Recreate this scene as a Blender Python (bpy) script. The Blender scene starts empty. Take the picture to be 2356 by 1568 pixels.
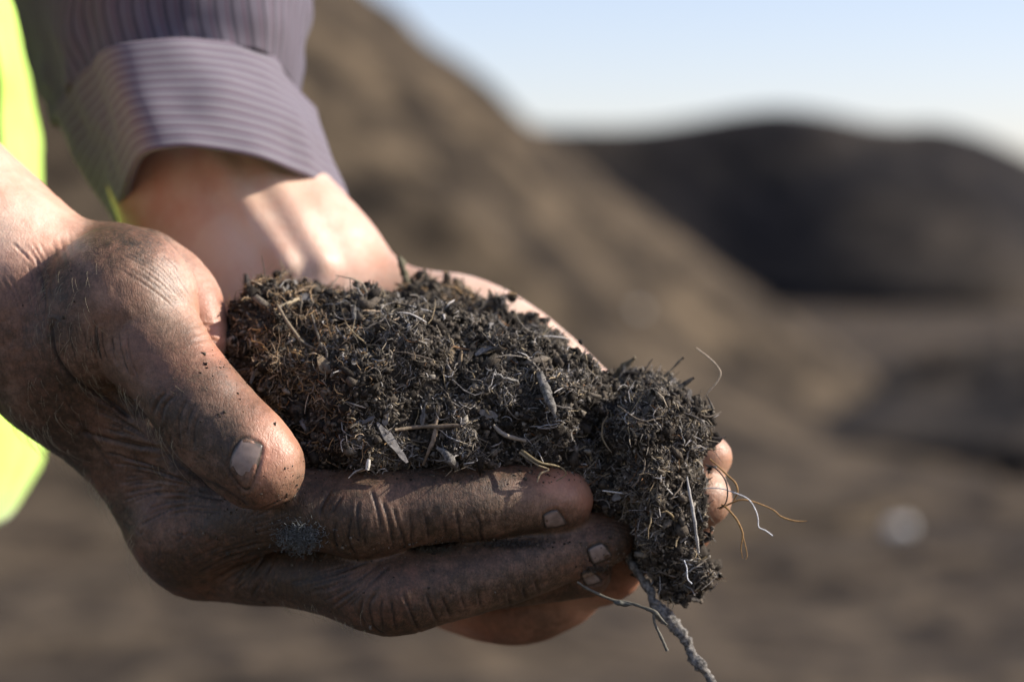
import bpy, math, random
import numpy as np
from mathutils import Matrix, Vector

random.seed(7); rng = np.random.default_rng(7)
scene = bpy.context.scene
C = scene.collection

# ------------------------------------------------------------------ camera, sky, sun, exposure
FOC = 85.0; D = 600.0                        # mm
K = 36.0 / FOC / 2356.0                      # mm per pixel per mm of distance
CAM_H = 1.30; TILT = math.radians(1.9)
cam_d = bpy.data.cameras.new('camera'); cam = bpy.data.objects.new('camera', cam_d); C.objects.link(cam)
cam.matrix_world = Matrix.Translation((0, 0, CAM_H)) @ Matrix.Rotation(math.pi/2 - TILT, 4, 'X')
cam_d.lens = FOC; cam_d.sensor_width = 36; cam_d.clip_start = 0.02; cam_d.clip_end = 6000
cam_d.dof.use_dof = True; cam_d.dof.focus_distance = 0.592; cam_d.dof.aperture_fstop = 8.5
scene.camera = cam
MW = np.array(cam.matrix_world)

SUN = Vector((0.80, 0.0, 0.54)).normalized()
sun_el = math.asin(SUN.z); sun_az = math.atan2(SUN.x, SUN.y)
w = bpy.data.worlds.new('World'); scene.world = w; w.use_nodes = True
nt = w.node_tree; bg = nt.nodes['Background']
sky = nt.nodes.new('ShaderNodeTexSky'); sky.sky_type = 'NISHITA'; sky.sun_disc = False
sky.sun_elevation = sun_el; sky.sun_rotation = sun_az
sky.air_density = 1.0; sky.dust_density = 0.7; sky.ozone_density = 3.0
wb = nt.nodes.new('ShaderNodeMix'); wb.data_type = 'RGBA'; wb.blend_type = 'MULTIPLY'; wb.inputs[0].default_value = 1; wb.inputs[7].default_value = (1.20, 1.0, 1.02, 1)   # camera white balance
nt.links.new(sky.outputs[0], wb.inputs[6]); nt.links.new(wb.outputs[2], bg.inputs[0]); bg.inputs[1].default_value = 0.125
sd = bpy.data.lights.new('sun', 'SUN'); so = bpy.data.objects.new('sun', sd); C.objects.link(so)
sd.energy = 5.0; sd.angle = math.radians(0.5); sd.color = (1.0, 0.93, 0.83)
so.rotation_euler = SUN.to_track_quat('Z', 'Y').to_euler()
vs = scene.view_settings; vs.view_transform = 'Standard'; vs.look = 'None'; vs.gamma = 1; vs.exposure = 0.55
vs.use_curve_mapping = False

# ------------------------------------------------------------------ coordinates
def V(px, py, d):
    """a point seen at pixel (px,py) of the 2356x1568 picture, d mm beyond 600 mm; camera frame: right, up, away (mm)"""
    Z = D + d
    return np.stack(np.broadcast_arrays((np.asarray(px, float)-1178)*K*Z, (784-np.asarray(py, float))*K*Z, np.asarray(d, float)), -1)
def PX(Q):
    Z = D + Q[..., 2]
    return Q[..., 0]/(K*Z)+1178, 784-Q[..., 1]/(K*Z)
def SC(d): return K*(D+d)
def world(Q):
    Q = np.asarray(Q, float)
    P = np.stack([Q[..., 0], Q[..., 1], -(D+Q[..., 2])], -1)*0.001
    return P @ MW[:3, :3].T + MW[:3, 3]

# ------------------------------------------------------------------ helpers
def make_mesh(name, verts, faces, mat=None, parent=None, smooth=True, attrs=None, uv=None):
    verts = np.asarray(verts, np.float32); me = bpy.data.meshes.new(name)
    if isinstance(faces, np.ndarray):
        n, k = faces.shape
        me.vertices.add(len(verts)); me.vertices.foreach_set('co', verts.ravel())
        me.loops.add(n*k); me.loops.foreach_set('vertex_index', faces.astype(np.int32).ravel())
        me.polygons.add(n); me.polygons.foreach_set('loop_start', np.arange(0, n*k, k, dtype=np.int32))
        me.update(calc_edges=True)
    else:
        me.from_pydata(verts.tolist(), [], faces)
    if smooth: me.polygons.foreach_set('use_smooth', np.ones(len(me.polygons), bool))
    for k_, a in (attrs or {}).items():
        a = np.asarray(a, np.float32)
        if a.ndim == 1:
            at = me.attributes.new(k_, 'FLOAT', 'POINT'); at.data.foreach_set('value', a)
        else:
            at = me.attributes.new(k_, 'FLOAT_COLOR', 'POINT')
            at.data.foreach_set('color', np.concatenate([a, np.ones((len(a), 1), np.float32)], 1).ravel())
    if uv is not None:
        lay = me.uv_layers.new(name='UVMap'); idx = np.empty(len(me.loops), np.int32)
        me.loops.foreach_get('vertex_index', idx)
        lay.data.foreach_set('uv', np.asarray(uv, np.float32)[idx].ravel())
    if mat: me.materials.append(mat)
    o = bpy.data.objects.new(name, me); C.objects.link(o)
    if parent: o.parent = parent
    return o
def tag(o, label=None, cat=None, group=None, kind=None):
    for k_, v in (('label', label), ('category', cat), ('group', group), ('kind', kind)):
        if v: o[k_] = v
    return o
def empty(name, loc=(0, 0, 0)):
    o = bpy.data.objects.new(name, None); C.objects.link(o); o.location = loc; return o

def spline(P, n=6):
    """Catmull-Rom through rows of P"""
    P = np.asarray(P, float); m = len(P)
    if m == 2:
        t = np.linspace(0, 1, n+1)[:, None]; return P[0]*(1-t)+P[1]*t
    Q = np.vstack([2*P[0]-P[1], P, 2*P[-1]-P[-2]]); out = []
    for i in range(m-1):
        p0, p1, p2, p3 = Q[i:i+4]
        for t in np.linspace(0, 1, n, endpoint=False):
            out.append(0.5*((2*p1)+(-p0+p2)*t+(2*p0-5*p1+4*p2-p3)*t*t+(-p0+3*p1-3*p2+p3)*t**3))
    out.append(P[-1]); return np.array(out)

def hash3(i, j, k, seed):
    h = (i.astype(np.uint32)*np.uint32(374761393)) ^ (j.astype(np.uint32)*np.uint32(668265263)) ^ (k.astype(np.uint32)*np.uint32(2246822519)) ^ np.uint32((seed*3266489917) & 0xffffffff)
    h = (h ^ (h >> np.uint32(13)))*np.uint32(1274126177); h = h ^ (h >> np.uint32(16))
    return h.astype(np.float32)/np.float32(4294967295.0)
def noise(P, scale, seed=0):
    """value noise in -1..1, cells of size scale"""
    q = np.asarray(P, np.float32)/np.float32(scale); f = np.floor(q); i = f.astype(np.int64); u = q-f; u = u*u*(3-2*u)
    r = 0
    for a in (0, 1):
        for b in (0, 1):
            for c in (0, 1):
                wgt = (u[..., 0] if a else 1-u[..., 0])*(u[..., 1] if b else 1-u[..., 1])*(u[..., 2] if c else 1-u[..., 2])
                r = r+wgt*hash3(i[..., 0]+a, i[..., 1]+b, i[..., 2]+c, seed)
    return r*2-1

# ------------------------------------------------------------------ implicit surfaces
def smin(a, b, k):
    if k <= 0: return np.minimum(a, b)
    h = np.maximum(k-np.abs(a-b), 0)/k
    return np.minimum(a, b)-h*h*k*0.25

class Chain:
    def __init__(s, pts, k=1.0, zs=1.0, n=5):
        P = spline(np.array(pts, float), n)
        c = V(P[:, 0], P[:, 1], P[:, 2]); s.zs = zs; s.k = k
        c[:, 2] /= zs; r = P[:, 3]*SC(P[:, 2])
        s.a = c[:-1]; s.b = c[1:]; s.ra = r[:-1]; s.rb = r[1:]
        s.ab = s.b-s.a; s.L = np.maximum((s.ab**2).sum(1), 1e-9)
    def seg(s, Q, idx):
        best = None; q = Q.copy(); q[:, 2] = q[:, 2]/s.zs
        for i in idx:
            pa = q-s.a[i]; t = np.clip((pa@s.ab[i])/s.L[i], 0, 1)
            d = pa-t[:, None]*s.ab[i]
            v = np.sqrt((d*d).sum(1))-(s.ra[i]+t*(s.rb[i]-s.ra[i]))
            best = v if best is None else np.minimum(best, v)
        return best*(s.zs if s.zs < 1 else 1.0)
    def near(s, c, R):
        c = np.array(c, float); c[2] /= s.zs; R = R/min(1, s.zs)
        pa = c-s.a; t = np.clip((pa*s.ab).sum(1)/s.L, 0, 1)
        d = np.sqrt(((pa-t[:, None]*s.ab)**2).sum(1))-(s.ra+t*(s.rb-s.ra))
        m = d.min(); return m, np.nonzero(d <= m+2*R+0.5)[0]
class Body:
    def __init__(s, chains): s.ch = chains
    def __call__(s, Q, c=None, R=None):
        Q = np.asarray(Q, float)
        if c is None:
            out = np.empty(len(Q))
            if len(Q) > 60:                                    # cull by cells of 24 mm
                key = np.floor(Q/24).astype(int); u, inv = np.unique(key, axis=0, return_inverse=True); inv = inv.ravel()
                order = np.argsort(inv, kind='stable'); st = np.searchsorted(inv[order], np.arange(len(u)+1))
                for g in range(len(u)):
                    id_ = order[st[g]:st[g+1]]; cc = (u[g]+.5)*24
                    out[id_] = s(Q[id_], cc, 21)
                return out
            c = Q.mean(0); R = np.sqrt(((Q-c)**2).sum(1)).max()+.1
        res = None; lst = []
        for h in s.ch:
            m, idx = h.near(c, R); lst.append((m, idx, h))
        mm = min(m for m, _, _ in lst)
        for m, idx, h in lst:
            if m > mm+3*R+2*h.k+2 and res is not None: continue
            v = h.seg(Q, idx); res = v if res is None else smin(res, v, h.k)
        return res

def polygonise(f, lo, hi, h, n=16, slack=1.3):
    """naive surface nets, block by block"""
    lo = np.array(lo, float); nb = np.ceil((np.array(hi)-lo)/(h*n)).astype(int)
    bs = h*n; R = bs*0.5*math.sqrt(3)
    # hierarchical culling
    cand = [(i, j, k) for i in range(nb[0]) for j in range(nb[1]) for k in range(nb[2])]
    cand = np.array(cand); cen = lo+(cand+0.5)*bs
    val = f(cen); keep = np.abs(val) < R*slack
    NX, NY, NZ = (nb*n+2)
    g = np.arange(n+1); G = np.stack(np.meshgrid(g, g, g, indexing='ij'), -1).reshape(-1, 3)
    VK, VP, FK = [], [], []
    offs = np.array([(0,0,0),(1,0,0),(0,1,0),(1,1,0),(0,0,1),(1,0,1),(0,1,1),(1,1,1)])
    edges = [(0,1),(2,3),(4,5),(6,7),(0,2),(1,3),(4,6),(5,7),(0,4),(1,5),(2,6),(3,7)]
    for b, c in zip(cand[keep], cen[keep]):
        base = b*n
        F = f(lo+(base+G)*h, c, R+h).reshape(n+1, n+1, n+1)
        S = F < 0
        if S.all() or not S.any(): continue
        cs = sum(S[o[0]:n+o[0], o[1]:n+o[1], o[2]:n+o[2]].astype(np.int8) for o in offs)
        ac = np.argwhere((cs > 0) & (cs < 8))
        if len(ac):
            cv = np.stack([F[ac[:, 0]+o[0], ac[:, 1]+o[1], ac[:, 2]+o[2]] for o in offs], 1)
            acc = np.zeros((len(ac), 3)); cnt = np.zeros(len(ac))
            for (p, q) in edges:
                a, bb = cv[:, p], cv[:, q]; m = (a < 0) != (bb < 0)
                t = np.where(m, a/np.where(m, a-bb, 1), 0)
                pos = offs[p]+t[:, None]*(offs[q]-offs[p])
                acc += pos*m[:, None]; cnt += m
            VP.append(lo+(base+ac+acc/cnt[:, None])*h)
            kk = base+ac+1; VK.append((kk[:, 0]*(NY+1)+kk[:, 1])*(NZ+1)+kk[:, 2])
        def key(i, j, k): return ((i+1)*(NY+1)+(j+1))*(NZ+1)+(k+1)
        for ax in range(3):
            A = S[:n, :n, :n]
            Bq = (S[1:, :n, :n], S[:n, 1:, :n], S[:n, :n, 1:])[ax]
            e = np.argwhere(A != Bq)
            if not len(e): continue
            flip = A[e[:, 0], e[:, 1], e[:, 2]]
            i, j, k = (base+e).T
            if ax == 0: q = np.stack([key(i, j-1, k-1), key(i, j, k-1), key(i, j, k), key(i, j-1, k)], 1)
            elif ax == 1: q = np.stack([key(i-1, j, k-1), key(i-1, j, k), key(i, j, k), key(i, j, k-1)], 1)
            else: q = np.stack([key(i-1, j-1, k), key(i, j-1, k), key(i, j, k), key(i-1, j, k)], 1)
            # camera frame (right, up, away) is left-handed, so the order is reversed
            q = np.where(flip[:, None], q[:, ::-1], q)
            FK.append(q)
    VK = np.concatenate(VK); VP = np.concatenate(VP); FK = np.concatenate(FK)
    o = np.argsort(VK); sk = VK[o]; pos = np.searchsorted(sk, FK); pos = np.minimum(pos, len(sk)-1)
    ok = (sk[pos] == FK).all(1)
    return VP[o], pos[ok]

def mesh_normals(P, F):
    a = P[F[:, 2]]-P[F[:, 0]]; b = P[F[:, 3]]-P[F[:, 1]]
    n = np.cross(b, a); N = np.zeros_like(P)         # left-handed frame
    for c in range(4):
        for x in range(3): N[:, x] += np.bincount(F[:, c], n[:, x], len(P))
    return N/np.maximum(np.linalg.norm(N, axis=1), 1e-9)[:, None]
def smooth_mesh(P, F, it=1, lam=.5):
    cnt = np.zeros(len(P))
    for c in range(4): cnt += 2*np.bincount(F[:, c], minlength=len(P))
    for _ in range(it):
        S = np.zeros_like(P)
        for c in range(4):
            for nb_ in ((c+1) % 4, (c-1) % 4):
                for x in range(3): S[:, x] += np.bincount(F[:, c], P[F[:, nb_], x], len(P))
        P = P*(1-lam)+lam*S/np.maximum(cnt, 1)[:, None]
    return P
def march(f, px, py, d0=-90, d1=160, eps=.05):
    """depth (mm) where the ray through each pixel meets f; nan where it misses"""
    px = np.atleast_1d(np.asarray(px, float)); py = np.atleast_1d(np.asarray(py, float))
    d = np.full(len(px), float(d0)); alive = np.ones(len(px), bool); hit = np.zeros(len(px), bool)
    for _ in range(90):
        i = np.nonzero(alive)[0]
        if not len(i): break
        v = f(V(px[i], py[i], d[i]))
        hit[i] |= v < eps; alive[i[v < eps]] = False
        j = i[v >= eps]; d[j] += v[v >= eps]*0.85
        alive[j[d[j] > d1]] = False
    return np.where(hit, d, np.nan)
def grad(f, Q, e=.3):
    g = np.stack([f(Q+np.array(o)*e)-f(Q-np.array(o)*e) for o in ((1,0,0),(0,1,0),(0,0,1))], -1)
    return g/np.maximum(np.linalg.norm(g, axis=1), 1e-9)[:, None]

# ------------------------------------------------------------------ materials
def mat(name):
    m = bpy.data.materials.new(name); m.use_nodes = True; t = m.node_tree
    return m, t, t.nodes['Principled BSDF']
def N(t, kind, **kw):
    n = t.nodes.new('ShaderNode'+kind)
    for k_, v in kw.items():
        if k_.startswith('i_'): n.inputs[k_[2:].replace('_', ' ')].default_value = v
        else: setattr(n, k_, v)
    return n
def math_(t, op, a, b=None, clamp=False):
    n = t.nodes.new('ShaderNodeMath'); n.operation = op; n.use_clamp = clamp
    for i, x in enumerate((a, b)):
        if x is None: continue
        if isinstance(x, (int, float)): n.inputs[i].default_value = x
        else: t.links.new(x, n.inputs[i])
    return n.outputs[0]
def ramp(t, fac, stops):
    r = t.nodes.new('ShaderNodeValToRGB'); t.links.new(fac, r.inputs[0])
    e = r.color_ramp.elements
    while len(e) < len(stops): e.new(0.5)
    for el, (p, c) in zip(e, stops):
        el.position = p; el.color = (*c, 1) if len(c) == 3 else c
    return r.outputs[0]
def mixc(t, fac, a, b, mode='MIX'):
    n = t.nodes.new('ShaderNodeMix'); n.data_type = 'RGBA'; n.blend_type = mode
    for s_, x in ((0, fac), (6, a), (7, b)):
        if isinstance(x, (int, float)): n.inputs[s_].default_value = x
        elif isinstance(x, tuple): n.inputs[s_].default_value = (*x, 1)
        else: t.links.new(x, n.inputs[s_])
    return n.outputs[2]
def bump(t, h, strength, dist, prev=None):
    b = t.nodes.new('ShaderNodeBump'); b.inputs['Strength'].default_value = strength; b.inputs['Distance'].default_value = dist
    t.links.new(h, b.inputs['Height'])
    if prev is not None: t.links.new(prev, b.inputs['Normal'])
    return b.outputs[0]

def skin_material():
    m, t, p = mat('skin'); L = t.links.new
    tc = N(t, 'TexCoord'); obj = tc.outputs['Object']
    dirt = N(t, 'Attribute', attribute_name='dirt').outputs['Fac']
    cre = N(t, 'Attribute', attribute_name='crease').outputs['Fac']
    tint = N(t, 'Attribute', attribute_name='tint').outputs['Color']
    ridge = N(t, 'Attribute', attribute_name='ridge').outputs['Fac']
    mp = N(t, 'Mapping'); L(obj, mp.inputs[0]); mp.inputs['Rotation'].default_value = (0, math.radians(-48), 0); mp.inputs['Scale'].default_value = (1.0, 1.0, .40)
    # fine skin plates: cell borders, drawn out across the limb
    ns = N(t, 'TexNoise', i_Scale=300.0, i_Detail=2.0); L(obj, ns.inputs[0])
    mm = N(t, 'VectorMath', operation='MULTIPLY_ADD'); L(ns.outputs['Color'], mm.inputs[0]); mm.inputs[1].default_value = (.0022,)*3; L(mp.outputs[0], mm.inputs[2])
    v1 = N(t, 'TexVoronoi', feature='DISTANCE_TO_EDGE', i_Scale=850.0); L(mm.outputs[0], v1.inputs['Vector'])
    v2 = N(t, 'TexVoronoi', feature='DISTANCE_TO_EDGE', i_Scale=1500.0); L(mm.outputs[0], v2.inputs['Vector'])
    nf = N(t, 'TexNoise', i_Scale=1800.0, i_Detail=4.0, i_Roughness=.65); L(obj, nf.inputs[0])
    nb_ = N(t, 'TexNoise', i_Scale=70.0, i_Detail=5.0, i_Roughness=.6); L(obj, nb_.inputs[0])
    nm = N(t, 'TexNoise', i_Scale=420.0, i_Detail=5.0, i_Roughness=.7); L(obj, nm.inputs[0])
    line = ramp(t, v1.outputs['Distance'], [(0, (1,1,1)), (.10, (.35,)*3), (.22, (0,0,0))])
    line2 = ramp(t, v2.outputs['Distance'], [(0, (1,1,1)), (.2, (0,0,0))])
    brk = ramp(t, nb_.outputs[0], [(.38, (.1,)*3), (.6, (1,1,1))])
    # dirt amount
    s = math_(t, 'ADD', dirt, math_(t, 'MULTIPLY', math_(t, 'SUBTRACT', nb_.outputs[0], .5), .75))
    s = math_(t, 'ADD', s, math_(t, 'MULTIPLY', math_(t, 'SUBTRACT', nm.outputs[0], .5), .8))
    s = math_(t, 'ADD', s, math_(t, 'MULTIPLY', math_(t, 'SUBTRACT', nf.outputs[0], .5), .5), clamp=True)
    s = math_(t, 'MULTIPLY', s, math_(t, 'MULTIPLY', dirt, 2.2, clamp=True))
    dcol = mixc(t, nb_.outputs[0], (.020, .012, .006), (.070, .043, .021))
    nr = N(t, 'TexNoise', i_Scale=45.0, i_Detail=4.0, i_Roughness=.6); L(obj, nr.inputs[0])
    base = mixc(t, ramp(t, nr.outputs[0], [(.40, (0,0,0)), (.62, (.75,)*3)]), tint, mixc(t, 1.0, tint, (.86, .60, .52), 'MULTIPLY'))
    base = mixc(t, math_(t, 'MULTIPLY', nm.outputs[0], .35), base, mixc(t, 1.0, base, (.82, .70, .62), 'MULTIPLY'))
    col = mixc(t, math_(t, 'MULTIPLY', s, .97), base, dcol)
    lf = math_(t, 'MULTIPLY', math_(t, 'MULTIPLY', line, brk), math_(t, 'MULTIPLY', dirt, 1.0, clamp=True))
    lf = math_(t, 'ADD', math_(t, 'MULTIPLY', lf, .75), math_(t, 'MULTIPLY', cre, 1.0), clamp=True)
    col = mixc(t, math_(t, 'MULTIPLY', lf, .85), col, (.018, .013, .010))
    L(col, p.inputs['Base Color'])
    L(math_(t, 'ADD', .38, math_(t, 'MULTIPLY', dirt, .22)), p.inputs['Roughness'])
    p.inputs['Specular IOR Level'].default_value = .45
    p.inputs['Subsurface Weight'].default_value = .16
    p.inputs['Subsurface Radius'].default_value = (1.0, .34, .18); p.inputs['Subsurface Scale'].default_value = .0022
    h = math_(t, 'SUBTRACT', 1, line)
    b = bump(t, h, .38, .00008)
    b = bump(t, math_(t, 'SUBTRACT', 1, line2), .5, .00005, b)
    b = bump(t, nf.outputs[0], .5, .00012, b)
    b = bump(t, nm.outputs[0], .5, .0003, b)
    b = bump(t, ridge, .8, .00012, b)
    L(b, p.inputs['Normal'])
    return m
def nail_material():
    m, t, p = mat('nail'); L = t.links.new
    tc = N(t, 'TexCoord'); d = N(t, 'Attribute', attribute_name='dirt').outputs['Fac']
    n = N(t, 'TexNoise', i_Scale=500.0, i_Detail=4.0); L(tc.outputs['Object'], n.inputs[0])
    n2 = N(t, 'TexNoise', i_Scale=120.0, i_Detail=3.0); L(tc.outputs['Object'], n2.inputs[0])
    s = math_(t, 'ADD', d, math_(t, 'MULTIPLY', math_(t, 'SUBTRACT', n.outputs[0], .5), 1.3), clamp=True)
    c = mixc(t, n2.outputs[0], (.22, .155, .120), (.37, .285, .240))
    L(mixc(t, s, c, (.05, .038, .028)), p.inputs['Base Color'])
    p.inputs['Roughness'].default_value = .38
    p.inputs['Subsurface Weight'].default_value = .15; p.inputs['Subsurface Radius'].default_value = (1, .4, .3); p.inputs['Subsurface Scale'].default_value = .001
    L(bump(t, n.outputs[0], .35, .0001), p.inputs['Normal'])
    return m
def tint_material(name, rough=.85, bscale=900., bdist=.0003, spec=.3, contrast=.5):
    m, t, p = mat(name); L = t.links.new
    tc = N(t, 'TexCoord'); a = N(t, 'Attribute', attribute_name='tint').outputs['Color']
    n = N(t, 'TexNoise', i_Scale=bscale, i_Detail=4.0, i_Roughness=.7); L(tc.outputs['Object'], n.inputs[0])
    g = ramp(t, n.outputs[0], [(.3, (1-contrast,)*3), (.7, (1+contrast*.8,)*3)])
    L(mixc(t, 1.0, a, g, 'MULTIPLY'), p.inputs['Base Color'])
    p.inputs['Roughness'].default_value = rough; p.inputs['Specular IOR Level'].default_value = spec
    L(bump(t, n.outputs[0], .8, bdist), p.inputs['Normal'])
    return m
def plain_material(name, c1, c2, rough=.8, scale=400., bdist=.0002, spec=.3):
    m, t, p = mat(name); L = t.links.new
    tc = N(t, 'TexCoord'); n = N(t, 'TexNoise', i_Scale=scale, i_Detail=5.0, i_Roughness=.65); L(tc.outputs['Object'], n.inputs[0])
    L(ramp(t, n.outputs[0], [(.35, c1), (.65, c2)]), p.inputs['Base Color'])
    p.inputs['Roughness'].default_value = rough; p.inputs['Specular IOR Level'].default_value = spec
    L(bump(t, n.outputs[0], .9, bdist), p.inputs['Normal'])
    return m
def shirt_material(name, axis, period, base, line, width=.16):
    m, t, p = mat(name); L = t.links.new
    uv = N(t, 'UVMap'); uv.uv_map = 'UVMap'; sep = N(t, 'SeparateXYZ'); L(uv.outputs[0], sep.inputs[0])
    x = math_(t, 'FRACT', math_(t, 'DIVIDE', sep.outputs[axis], period))
    dd = math_(t, 'ABSOLUTE', math_(t, 'SUBTRACT', x, .5))
    s = ramp(t, dd, [(width*.5, (1,1,1)), (width*.5+.06, (0,0,0))])
    x2 = math_(t, 'FRACT', math_(t, 'DIVIDE', math_(t, 'ADD', sep.outputs[axis], period*.33), period))
    s2 = ramp(t, math_(t, 'ABSOLUTE', math_(t, 'SUBTRACT', x2, .5)), [(.05, (1,1,1)), (.09, (0,0,0))])
    tc = N(t, 'TexCoord'); n = N(t, 'TexNoise', i_Scale=160.0, i_Detail=4.0); L(tc.outputs['Object'], n.inputs[0])
    c = mixc(t, math_(t, 'MULTIPLY', n.outputs[0], .5), base, tuple(q*.8 for q in base))
    c = mixc(t, math_(t, 'MULTIPLY', s2, .6), c, (.09, .04, .06))
    L(mixc(t, math_(t, 'MULTIPLY', s, .8), c, line), p.inputs['Base Color'])
    p.inputs['Roughness'].default_value = .9; p.inputs['Specular IOR Level'].default_value = .2
    p.inputs['Sheen Weight'].default_value = .15
    nw = N(t, 'TexNoise', i_Scale=2500.0, i_Detail=2.0); L(tc.outputs['Object'], nw.inputs[0])
    b = bump(t, nw.outputs[0], .5, .0002); b = bump(t, s, .12, .0001, b)
    L(b, p.inputs['Normal'])
    return m
def earth_material(name, c1, c2, c3, s1, s2, s3):
    m, t, p = mat(name); L = t.links.new
    tc = N(t, 'TexCoord'); o = tc.outputs['Object']
    a = N(t, 'TexNoise', i_Scale=s1, i_Detail=4.0, i_Roughness=.6); L(o, a.inputs[0])
    b_ = N(t, 'TexNoise', i_Scale=s2, i_Detail=5.0, i_Roughness=.65); L(o, b_.inputs[0])
    v = N(t, 'TexVoronoi', i_Scale=s3); L(o, v.inputs['Vector'])
    c = ramp(t, a.outputs[0], [(.39, c1), (.5, c2), (.64, c3)])
    g = ramp(t, b_.outputs[0], [(.3, (.55,)*3), (.7, (1.35,)*3)])
    g2 = ramp(t, v.outputs['Color'], [(.2, (.7,)*3), (.9, (1.3,)*3)])
    c = mixc(t, 1.0, mixc(t, 1.0, c, g, 'MULTIPLY'), g2, 'MULTIPLY')
    L(c, p.inputs['Base Color']); p.inputs['Roughness'].default_value = .95; p.inputs['Specular IOR Level'].default_value = .15
    bb = bump(t, b_.outputs[0], .8, .05); L(bump(t, v.outputs['Distance'], .7, .03, bb), p.inputs['Normal'])
    return m

SKIN = skin_material(); NAIL = nail_material()
SOIL = tint_material('compost_soil', .9, 1400., .0004, .25, .55)
FIB = tint_material('plant_fibre', .7, 1500., .0002, .35, .4)
BARK = plain_material('root_bark', (.035, .031, .027), (.27, .25, .22), .8, 900., .0006)

# ------------------------------------------------------------------ terrain
def value2(x, y, s, seed): return noise(np.stack([x, y, np.full_like(x, 3.3)], -1), s, seed)
def build_ground():
    xs = np.concatenate([-np.geomspace(1, 3000, 60)[::-1]-9, np.linspace(-10, 14, 160), np.geomspace(1, 3000, 60)+13])
    ys = np.concatenate([np.linspace(-12, 3, 20), np.linspace(3.1, 50, 260), np.geomspace(51, 4500, 60)])
    X, Y = np.meshgrid(xs, ys, indexing='ij')
    amp = np.clip(1-(np.abs(X)+np.abs(Y-15))/140, 0, 1)
    Z = amp*(.10*value2(X, Y, 2.3, 1)+.12*value2(X, Y, .9, 2)+.06*value2(X, Y, .35, 3))
    Z = Z-.12
    P = np.stack([X, Y, Z], -1).reshape(-1, 3); a, b = X.shape
    i = np.arange((a-1)*b).reshape(a-1, b)[:, :-1].ravel()
    F = np.stack([i, i+b, i+b+1, i+1], 1)
    o = make_mesh('ground', P, F, earth_material('trodden_earth', (.017, .012, .008), (.066, .048, .030), (.098, .073, .046), 2.6, 4.0, 9.0))  # darkest blotches paint the shade of hollows into the earth
    tag(o, 'brown trodden earth of the composting yard', kind='structure')
build_ground()
def cone_heap(name, apex, r, h, mat_, seed, label, amp=.25, lobes=.08, na=420, nr=260):
    """a tipped heap: straight slopes at the angle of repose, rounded top, uneven surface"""
    th = np.linspace(0, 2*np.pi, na, endpoint=False); t = np.linspace(0, 1, nr)
    T, A = np.meshgrid(t, th, indexing='ij')
    ext = 1.3; T = T*ext
    R = r*T*(1+lobes*value2(np.cos(A)*2, np.sin(A)*2, .8, seed)*T)
    X = R*np.cos(A); Y = R*np.sin(A)
    Z = h*(1-np.sqrt(T*T+.0012)) + .03*h; Z = .5*(Z+np.sqrt(Z*Z+.35))-.28*np.clip(T-.75, 0, 1)
    Z = Z+amp*np.clip((1-T)*5+.3, .1, 1)*(value2(X, Y, r*.22, seed+1)+.45*value2(X, Y, r*.08, seed+2)+.22*value2(X, Y, r*.03, seed+3)+.1*value2(X, Y, r*.012, seed+4))
    Z[-1] = -.6
    P = np.stack([X+apex[0], Y+apex[1], Z], -1).reshape(-1, 3)
    i, j = np.meshgrid(np.arange(nr-1), np.arange(na), indexing='ij'); j2 = (j+1) % na
    F = np.stack([i*na+j, (i+1)*na+j, (i+1)*na+j2, i*na+j2], -1).reshape(-1, 4)
    o = make_mesh(name, P, F, mat_); tag(o, label, 'compost heap')
    return o
BROWN = earth_material('brown_compost', (.022, .016, .010), (.062, .046, .029), (.100, .074, .046), 1.6, 3.0, 6.0)  # its darkest tone also colours in shadowed hollows
DARK = earth_material('dark_compost', (.007, .006, .007), (.017, .014, .012), (.050, .039, .028), .12, .6, 2.5)  # dark compost; shaded and sun-facing tones are painted into its blotches
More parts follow.
